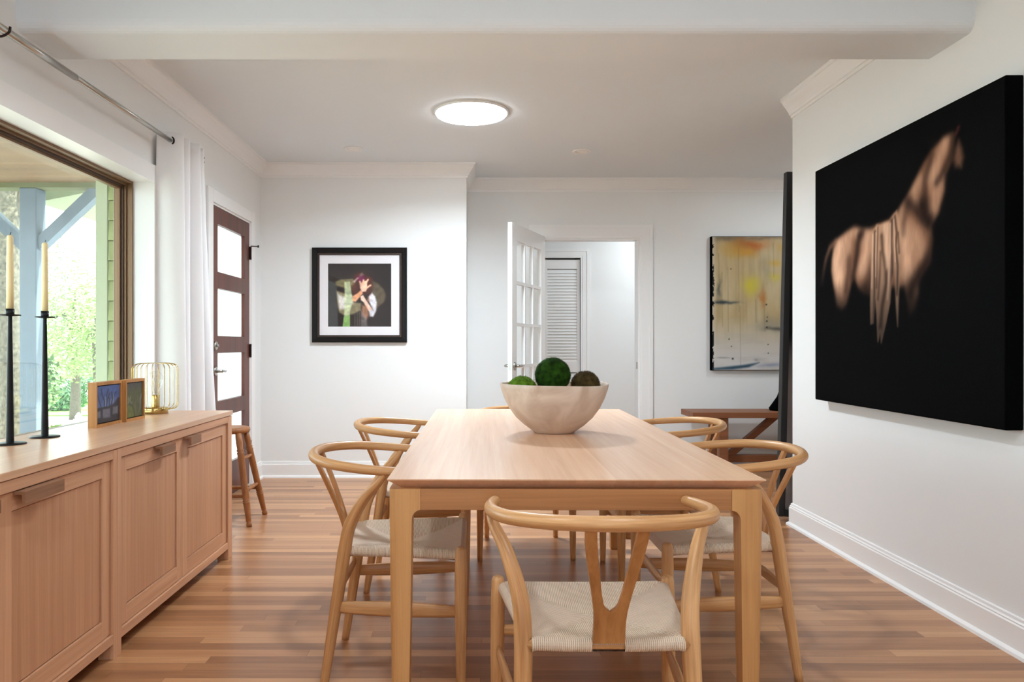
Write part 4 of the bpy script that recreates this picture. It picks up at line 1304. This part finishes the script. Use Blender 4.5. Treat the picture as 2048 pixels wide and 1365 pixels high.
sh(A([(600, 620), (550, 760), (480, 870)]), .045, .6)
sh(B([(400, 960), (470, 1060), (560, 1160), (650, 1230)]), .024, .8)
sh(B([(560, 1000), (590, 1110), (640, 1200), (700, 1230)]), .024, .85)
sh(B([(640, 480), (600, 620), (575, 760), (560, 900), (560, 1000)]), .018, .6)
sh(B([(870, 280), (855, 420), (800, 570), (745, 680), (690, 760)]), .015, .75)
sh(B([(380, 1020), (360, 1150), (345, 1300)]), .018, .45)
sh(A([(1090, 560), (1010, 690), (940, 800), (915, 870)]), .034, .95)
sh(A([(1090, 190), (1040, 120), (1020, 40)]), .026, .7)
sh([cv_(q) for q in [(1868, 480), (1866, 520), (1846, 556)]], .028, .8)
sh(A([(200, 880), (235, 1010)]), .03, .4)
sh(A([(640, 860), (500, 880)]), .03, .9)
def blur(C, n):
    for _ in range(n):
        Q = np.pad(C, ((1, 1), (1, 1), (0, 0)), mode='edge')
        C = (Q[:-2, 1:-1]+Q[2:, 1:-1]+2*Q[1:-1, 1:-1])/4
        Q = np.pad(C, ((1, 1), (1, 1), (0, 0)), mode='edge')
        C = (Q[1:-1, :-2]+Q[1:-1, 2:]+2*Q[1:-1, 1:-1])/4
    return C
p.C = blur(p.C, 5)
p.over(poly_mask(U, V, B([(930, 320), (965, 400), (980, 500), (960, 600), (900, 595), (878, 520), (900, 400)]), .022)*.75, (138, 98, 76))
p.over(stroke(U, V, B([(905, 250), (930, 180)]), .010)*.6, (96, 46, 42))
tail = stroke(U, V, A([(230, 385), (180, 440), (145, 540), (120, 680), (105, 800)]), .020)
p.over(tail*.7*np.clip((V-A([(0, 830)])[0][1])/.25, 0, 1), (150, 108, 86))
# legs and belly sink into the dark ground
low = np.clip((V-.36)/.30, 0, 1); low = low*low*(3-2*low)
p.C = np.array((9, 9, 10)) + (p.C-np.array((9, 9, 10)))*(.02+.98*low)[..., None]
# cloth draped over the back
dfade = np.clip((V-.10)/.62, 0, 1)
drape = A([(560, 300), (585, 260), (605, 225), (640, 220), (720, 190), (760, 130), (788, 100), (815, 200), (825, 330), (828, 520), (815, 700), (806, 900), (797, 1150), (783, 960), (770, 640), (740, 760), (728, 940), (690, 1120), (648, 1300), (640, 1180), (618, 1290), (606, 1050), (592, 900), (575, 1120), (552, 1130), (548, 940), (555, 700)])
dm = poly_mask(U, V, drape, .012)
p.over(dm, (190, 150, 122))
for pts, r_, k in ((A([(590, 290), (586, 500), (584, 760), (582, 1100)]), .0075, .85), (A([(617, 250), (612, 460), (606, 640), (604, 800)]), .005, .7), (A([(652, 330), (662, 480), (690, 640), (692, 760), (660, 960), (640, 1160)]), .013, .85), (A([(640, 480), (632, 700), (618, 900)]), .009, .6), (A([(745, 190), (738, 380), (745, 640), (750, 900)]), .013, .95), (A([(775, 150), (792, 300), (782, 420), (796, 600), (790, 860)]), .008, .85), (A([(806, 300), (812, 480)]), .006, .7)):
    p.over(stroke(U+.012*(fbm(U*12, V*5, 97)-.5), V, pts, r_*1.2)*k*.8*dm, (62, 44, 37))
for pts, r_ in ((A([(570, 320), (566, 600), (562, 800)]), .007), (A([(729, 220), (728, 480), (720, 640), (705, 900)]), .008), (A([(762, 180), (768, 380), (776, 560)]), .004), (A([(690, 240), (695, 400), (708, 600)]), .020), (A([(600, 300), (598, 700)]), .004)):
    p.over(stroke(U, V, pts, r_)*.8*dm, (226, 186, 158))
p.C = np.where(dm[..., None] > .02, np.array((9, 9, 10))+(p.C-np.array((9, 9, 10)))*(1-dm[..., None]*(1-dfade[..., None]**1.2)), p.C)
p.C *= (.92+.16*fbm(U*60, V*18, 11))[..., None]
p.build('painted_face', M['art_horse'], hp, (HXF, HY1-.004, HZ0+.004), (0, -1, 0), (0, 0, 1), 1.0)

# ------------------------------------------------------------------ abstract painting on the far wall
AX0, AX1, AZ0, AZ1 = 2.125, 3.06, .873, 2.085
ap = thing('canvas_painting', 'tan and grey abstract canvas with drips on the far wall', 'painting', (0, 0, 0))
MB().box((AX0, FY-.042, AZ0), (AX1, FY-.002, AZ1), bev=.002).build('canvas_body', M['black_canvas'], ap)
AW, AH = AX1-AX0-.016, AZ1-AZ0-.008
p = Paint(AW, AH, 170, 220, (190, 170, 140))
U, V = p.U/p.w, 1-p.V/p.h          # v downwards; photo shows u up to about .74
n1 = fbm(U*7, V*5, 21); n2 = fbm(U*30, V*4, 25); n3 = fbm(U*5, V*24, 31)
p.C[:] = np.array((182, 160, 118))
p.over(np.clip(n1*2.2-.7, 0, 1)*.5, (200, 188, 158)); p.over(np.clip(n2*2-.8, 0, 1)*.45, (150, 132, 96))
p.over(np.clip((V-.60)/.22, 0, 1)*.92, (196, 190, 180)); p.over(np.clip((V-.8)/.15, 0, 1)*.7, (206, 206, 208))
p.over(np.clip(n3*2-.9, 0, 1)*np.clip((V-.55)*3, 0, .5), (168, 162, 150))
wu = (fbm(U*11, V*9, 71)-.5)*.09; wv = (fbm(U*11, V*9, 77)-.5)*.07
def g(cx, cy, rx, ry): return np.exp(-((U+wu-cx)/rx/1.2)**2-((V+wv*min(1, ry/.03)-cy)/ry/1.2)**2)
kx = .0014; 
def ax(x): return (x-62)/950.0
def ay(y): return (y-40)/1275.0
p.over(g(ax(430), ay(110), .12, .03)*.9, (182, 92, 32)); p.over(g(ax(330), ay(130), .10, .05)*.7, (150, 98, 40)); p.over(g(ax(370), ay(180), .08, .03)*.8, (196, 142, 50))
p.over(g(ax(250), ay(160), .07, .05)*.6, (190, 150, 60)); p.over(g(ax(420), ay(520), .06, .05)*.85, (196, 184, 56)); p.over(g(ax(640), ay(430), .05, .025)*.8, (196, 180, 70))
p.over(g(ax(660), ay(290), .05, .02)*.7, (196, 156, 60)); p.over(g(ax(730), ay(150), .04, .02)*.7, (196, 156, 60)); p.over(g(ax(540), ay(630), .02, .05)*.7, (170, 100, 40))
p.over(g(ax(180), ay(60), .16, .02)*.7, (96, 84, 66)); p.over(g(ax(560), ay(50), .2, .012)*.6, (90, 78, 66))
p.over(g(ax(140), ay(668), .07, .012)*.95, (40, 52, 58)); p.over(g(ax(230), ay(672), .06, .008)*.7, (60, 70, 74)); p.over(g(ax(120), ay(540), .015, .06)*.7, (70, 74, 74))
p.over(g(ax(660), ay(925), .08, .012)*.85, (66, 66, 64)); p.over(g(ax(620), ay(880), .12, .05)*.35, (110, 108, 96)); p.over(g(ax(560), ay(350), .05, .1)*.3, (120, 118, 104))
for x, a, b in ((305, 150, 760), (205, 330, 950), (120, 200, 600), (320, 700, 1290), (545, 690, 950), (630, 100, 420), (150, 380, 900), (465, 640, 860), (715, 1060, 1300)):
    p.over(stroke(U, V, [(ax(x), ay(a)), (ax(x+6), ay(b))], .0035)*.32, (92, 82, 62))
p.over(np.clip(.045-U, 0, 1)*18*(.5+.5*n2), (214, 208, 196)); p.over((U < .006+.016*fbm(U*9, V*46, 44))*(fbm(U*20, V*30, 40) > .5), (20, 20, 22))
for x, y, r_ in ((565, 690, .007), (570, 848, .007), (570, 908, .007), (218, 1020, .006), (240, 1090, .005), (252, 1208, .008), (582, 1072, .005), (584, 1155, .005), (235, 348, .005), (575, 810, .005)):
    p.over(np.exp(-(((U-ax(x))*1.0)**2+((V-ay(y))*1.3)**2)/r_**2)*1.2, (14, 14, 16))
p.over(poly_mask(U, V, [(ax(60), ay(1300)), (ax(200), ay(1285)), (ax(340), ay(1270)), (ax(500), ay(1245)), (ax(400), ay(1290)), (ax(250), ay(1310)), (ax(60), ay(1312))], .012), (44, 70, 88))
p.over(g(ax(620), ay(1270), .12, .012)*.6, (120, 128, 160)); p.over(g(ax(180), ay(1198), .06, .004)*.6, (110, 110, 112)); p.over(g(ax(480), ay(1215), .03, .008)*.6, (120, 122, 128))
p.build('painted_face', M['art_abs'], ap, (AX0+.012, FY-.0432, AZ0+.004), (1, 0, 0), (0, 0, 1), 1.0)

# ------------------------------------------------------------------ tall black-framed picture leaning behind the right wall
lr = math.radians(1.35)
lean = thing('leaning_picture', 'tall black-framed picture standing on the floor behind the right wall', 'picture', (1.897, 4.665, .0))
lean.rotation_euler = (0, lr, 0)
LW, LH, LT, LB = 1.25, 2.165, .05, .040
lo_ = LW*math.sin(lr)
fm = MB()
fm.box((0, -LT, 0), (LB, 0, LH), bev=.003).box((LW-LB, -LT, 0), (LW, 0, LH), bev=.003).box((LB, -LT, 0), (LW-LB, 0, LB)).box((LB, -LT, LH-LB), (LW-LB, 0, LH))
fm.build('frame', M['charcoal_frame'], lean)
p = Paint(LW-2*LB, LH-2*LB, 60, 160, (150, 138, 134))
U, V = p.U/p.w, p.V/p.h
p.over(np.clip((V-.42)*9, 0, 1)*np.clip((V-.42)*9, 0, 1), (10, 9, 9)); p.C *= (.85+.3*fbm(U*9, V*16, 60))[..., None]
p.build('picture', M['art_lean'], lean, (LB, -LT*.6, LB), (1, 0, 0), (0, 0, 1))
MB().box((LB, -LT*.5, LB), (LW-LB, -.004, LH-LB)).build('backing', M['black_canvas'], lean)
lean.location.z = lo_*0 + LW*math.sin(lr)

# ------------------------------------------------------------------ bench under the abstract painting
bx0, bx1, by0, by1, bz = 1.830, 3.62, 6.215, 6.575, .533
bn = thing('wooden_bench', 'rustic brown wooden bench under the abstract painting', 'bench', (0, 0, 0))
MB().box((bx0, by0, bz-.048), (bx1, by1, bz), bev=.003).build('seat', M['bench_wood'], bn)
for x in (bx0+.235, bx1-.315):
    for y in (by0+.03, by1-.10):
        MB().box((x, y, 0), (x+.075, y+.07, bz-.0485)).build('leg', M['bench_wood'], bn)
MB().box((bx0+.311, by0+.14, .09), (bx1-.316, by0+.21, .15)).build('stretcher', M['bench_wood'], bn)
for s in (0, 1):
    xa, xb = (bx0+.33, bx0+.80) if s == 0 else (bx1-.34, bx1-.80)
    MB().prism([(xa, .152), (xa+(.08 if s == 0 else -.08), .152), (xb, bz-.05), (xb-(.08 if s == 0 else -.08), bz-.05)], 'y', by0+.145, by0+.205).build('brace', M['bench_wood'], bn)
bag = thing('bag', 'small black bag standing on the bench against the tall leaning picture', 'bag', (2.72, 6.40, bz))
m_ = MB()
sec = []
for k, (z, sx_, sy_) in enumerate(((0, .155, .07), (.02, .165, .078), (.07, .13, .07), (.12, .10, .055), (.17, .085, .03), (.19, .08, .012))):
    ring_ = []
    for i in range(24):
        a = 2*PI*i/24
        ring_.append((sx_*math.copysign(abs(math.cos(a))**.6, math.cos(a))*(1+.03*math.sin(5*a+k)), sy_*math.copysign(abs(math.sin(a))**.6, math.sin(a)), z))
    sec += ring_
fs = [(i*24+k, i*24+(k+1) % 24, (i+1)*24+(k+1) % 24, (i+1)*24+k) for i in range(5) for k in range(24)] + [list(range(24)), list(range(120, 144))]
m_.add(sec, fs, None, True).build('pouch', M['black_canvas'], bag)
MB().tube(catmull([(-.06, 0, .185), (-.05, 0, .25), (0, 0, .28), (.05, 0, .25), (.06, 0, .185)], 6), .006, 8).build('strap', M['black_canvas'], bag)

# ------------------------------------------------------------------ outdoors, beyond the window
GZ = -1.6
struct(MB().box((-70, -30, GZ-.3), (-3.0, 90, GZ)), 'ground', M['paving'])
# house wing stub with corner board and shingles
EXY = 4.36
struct(MB().box((-2.085, EXY+.02, GZ), (LXO, EXY+.35, 2.9)).box((-2.245, EXY+.012, GZ), (-2.086, EXY+.35, 2.9)), 'wall_exterior', M['sage_line'])
cb_ = MB().box((-2.245, EXY-.012, GZ), (-2.178, EXY+.0115, 2.75))
struct(cb_, 'trim_3', M['sage_paint'])
sg = thing('shingle_siding', 'sage green shingle siding just outside the right edge of the window', 'siding', (0, 0, 0))
z = -.3; 
while z < 2.7:
    MB().prism([(EXY-.008, z+.003), (EXY+.010, z+.003), (EXY+.010, z+.118), (EXY+.004, z+.118)], 'x', -2.176, -2.005).build('shingle_course', M['sage_shingle'], sg)
    z += .119
# porch roof
struct(MB().box((-5.6, 1.0, 2.56), (LXO-.01, 6.6, 2.62)), 'ceiling_porch', M['porch_wood'])
struct(MB().box((-5.6, 6.6, 2.515), (-2.26, 6.76, 2.75)), 'beam_porch', M['sage_line'])
pp = thing('porch_post', 'timber porch post in blue-grey reflection tint with two curved braces outside the window', 'post', (-4.02, 6.68, 0))
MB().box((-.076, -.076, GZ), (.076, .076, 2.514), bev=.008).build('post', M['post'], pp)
for s in (-1, 1):
    pts = catmull([(s*.06, 0, 2.00), (s*.22, 0, 2.15), (s*.42, 0, 2.34), (s*.60, 0, 2.51)], 5)
    vs = []
    for k, q in enumerate(pts):
        d = (pts[min(k+1, len(pts)-1)]-pts[max(k-1, 0)]).normalized()
        nn = Vector((-d.z, 0, d.x))*.05
        for yy in (-.05, .05):
            vs.append(q+nn+Vector((0, yy, 0))); vs.append(q-nn+Vector((0, yy, 0)))
    fs = []
    for k in range(len(pts)-1):
        a = k*4; b = a+4
        fs += [(a, a+1, b+1, b), (a+2, b+2, b+3, a+3), (a, b, b+2, a+2), (a+1, a+3, b+3, b+1)]
    fs += [(0, 2, 3, 1), (len(vs)-4, len(vs)-3, len(vs)-1, len(vs)-2)]
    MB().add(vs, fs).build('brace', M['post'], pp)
# neighbouring eave seen past the porch
struct(MB().prism([(-4.12, 2.44), (-2.26, 2.80), (-2.26, 2.95), (-4.12, 2.58)], 'y', 6.9, 9.2), 'roof_eave', M['sage_paint'])

def leaf_cloud(mb, rng, c, rad, n, size):
    for k in range(n):
        d = Vector((rng.gauss(0, 1), rng.gauss(0, 1), rng.gauss(0, 1)))
        d = d.normalized()*(rng.random()**.4)
        p0 = Vector(c)+Vector((d.x*rad[0], d.y*rad[1], d.z*rad[2]))
        a = Vector((rng.gauss(0, 1), rng.gauss(0, 1), rng.gauss(0, .6))).normalized(); b = a.orthogonal().normalized()
        b = Matrix.Rotation(rng.uniform(0, 6.28), 3, a) @ b
        s = size*rng.uniform(.6, 1.3)
        mb.add([p0-a*s, p0+b*s*.45, p0+a*s, p0-b*s*.45], [(0, 1, 2, 3)])
def tree(x, y, h0, trunk_r, blobs, mat, label, n, size, seed, lean_=0.0, group='trees beyond the window'):
    rng = random.Random(seed)
    o = thing('tree', label, 'tree', (x, y, GZ), group=group)
    tp = [(0, 0, 0), (lean_*.3, .05, h0*.35), (lean_*.7, -.05, h0*.7), (lean_, 0, h0)]
    path = catmull(tp, 6)
    tk = MB().tube(path, lerp_list([trunk_r*1.3, trunk_r, trunk_r*.85, trunk_r*.5], len(path)), 16)
    for bl in blobs[:4]:
        tk.tube(catmull([path[len(path)*2//3], Vector(path[-1]).lerp(Vector(bl[0]), .4), bl[0]], 4), lerp_list([trunk_r*.5, trunk_r*.3, trunk_r*.12], 9), 8)
    tk.build('trunk', M['bark'], o)
    cm = MB()
    for c_, rd in blobs:
        leaf_cloud(cm, rng, c_, rd, n, size)
    cm.build('foliage', mat, o, recalc=False)
    return o
def at(px, py, Y):   # world point for a distance Y along a sight line, used only to choose tree positions
    return ((px-952)/1473*Y, EYE-(py-688)/1473*Y)
# big trunk at the left edge of the window
tx = at(34, 0, 9.5)[0]
tree(tx, 9.5, 5.2, .19, [((-.9, .2, 5.4), (1.1, 1.0, .7)), ((.3, .4, 5.2), (.9, .9, .6)), ((-.3, .6, 2.2), (.5, .5, .5))], M['leaf_b'], 'tree with a thick grey trunk nearest the window, at its left edge', 1500, .055, 4, -.12)
tree(at(150, 0, 26)[0], 26, 4.0, .15, [((0, 0, 4.6), (2.2, 1.8, 1.6)), ((1.3, 0, 3.3), (1.5, 1.4, 1.1)), ((-1.2, .4, 3.4), (1.6, 1.4, 1.2)), ((.2, -.4, 2.4), (1.7, 1.2, .9))], M['leaf_c'], 'pale leafy tree across the street behind the hydrant', 2300, .08, 11)
tree(at(190, 0, 19)[0], 19, 3.4, .042, [((.3, 0, 3.6), (1.0, 1.0, .9)), ((-.3, 0, 2.5), (1.0, .9, .8)), ((.8, .2, 2.4), (.8, .8, .8))], M['leaf_a'], 'yellow-green young tree closest to the house corner board', 1500, .055, 12)
tree(at(60, 0, 42)[0], 42, 5.6, .16, [((0, 0, 6.8), (3.4, 2.6, 2.4)), ((-2.0, 0, 4.4), (2.3, 2.0, 2.0)), ((1.8, .3, 4.2), (2.3, 1.8, 1.8))], M['leaf_b'], 'mid green tree across the street behind the porch post', 2400, .10, 13)
tree(at(10, 0, 16)[0], 16, 3.2, .10, [((0, 0, 3.2), (1.1, 1.0, 1.2)), ((-.6, .2, 2.2), (.9, .8, .9)), ((.7, -.2, 2.0), (.6, .8, .8))], M['leaf_a'], 'bright green bushy tree behind the thick grey trunk', 1700, .06, 14)
def shrub(name, px, Y, rx, rz, mat, label, seed, n=1500, size=.09):
    rng = random.Random(seed); x = at(px, 0, Y)[0]
    m_ = MB(); leaf_cloud(m_, rng, (0, 0, rz*.9), (rx, rx*.7, rz), n, size)
    m_.tube([(0, 0, 0), (0, 0, rz)], .05, 6)
    o = m_.build(name, mat, None, (x, Y, GZ), recalc=False)
    tag(o, label, 'shrub', 'shrubs along the street')
shrub('shrub', 168, 33, 1.5, 1.0, M['leaf_d'], 'dark green clipped shrub on the far side of the lawn', 21)
shrub('shrub', 122, 29.5, 1.0, .5, M['leaf_d'], 'low dark shrub in front of the pale wall across the lawn', 22)
shrub('shrub', 108, 19, .5, .32, M['leaf_a'], 'small grassy plant at the near kerb left of the hydrant', 23, 500, .12)
shrub('shrub', 46, 15, .35, .4, M['leaf_c'], 'small shrub between the thick trunk and the porch post', 24, 600, .08)
lw = MB().box((-24, 27.5, GZ), (-9.0, 36, GZ+.05)).build('lawn', M['lawn']); lw['kind'] = 'structure'
kb = MB().box((-24, 24.6, GZ), (-9.0, 24.9, GZ+.14)).build('curb', M['curb']); kb['kind'] = 'structure'
hx = at(157, 0, 23.4)[0]
hy = thing('fire_hydrant', 'tiny white fire hydrant by the street beyond the window', 'fire hydrant', (hx, 23.4, GZ))
MB().lathe([(.001, 0), (.13, 0), (.13, .04), (.085, .05), (.08, .36), (.11, .37), (.11, .40), (.09, .43), (.05, .49), (.03, .50), (.03, .53), (.001, .535)], seg=24).build('barrel', M['hydrant'], hy)
MB().tube([(-.15, 0, .28), (.15, 0, .28)], .05, 14).tube([(0, -.15, .26), (0, 0, .26)], .06, 14).build('nozzle', M['hydrant'], hy)
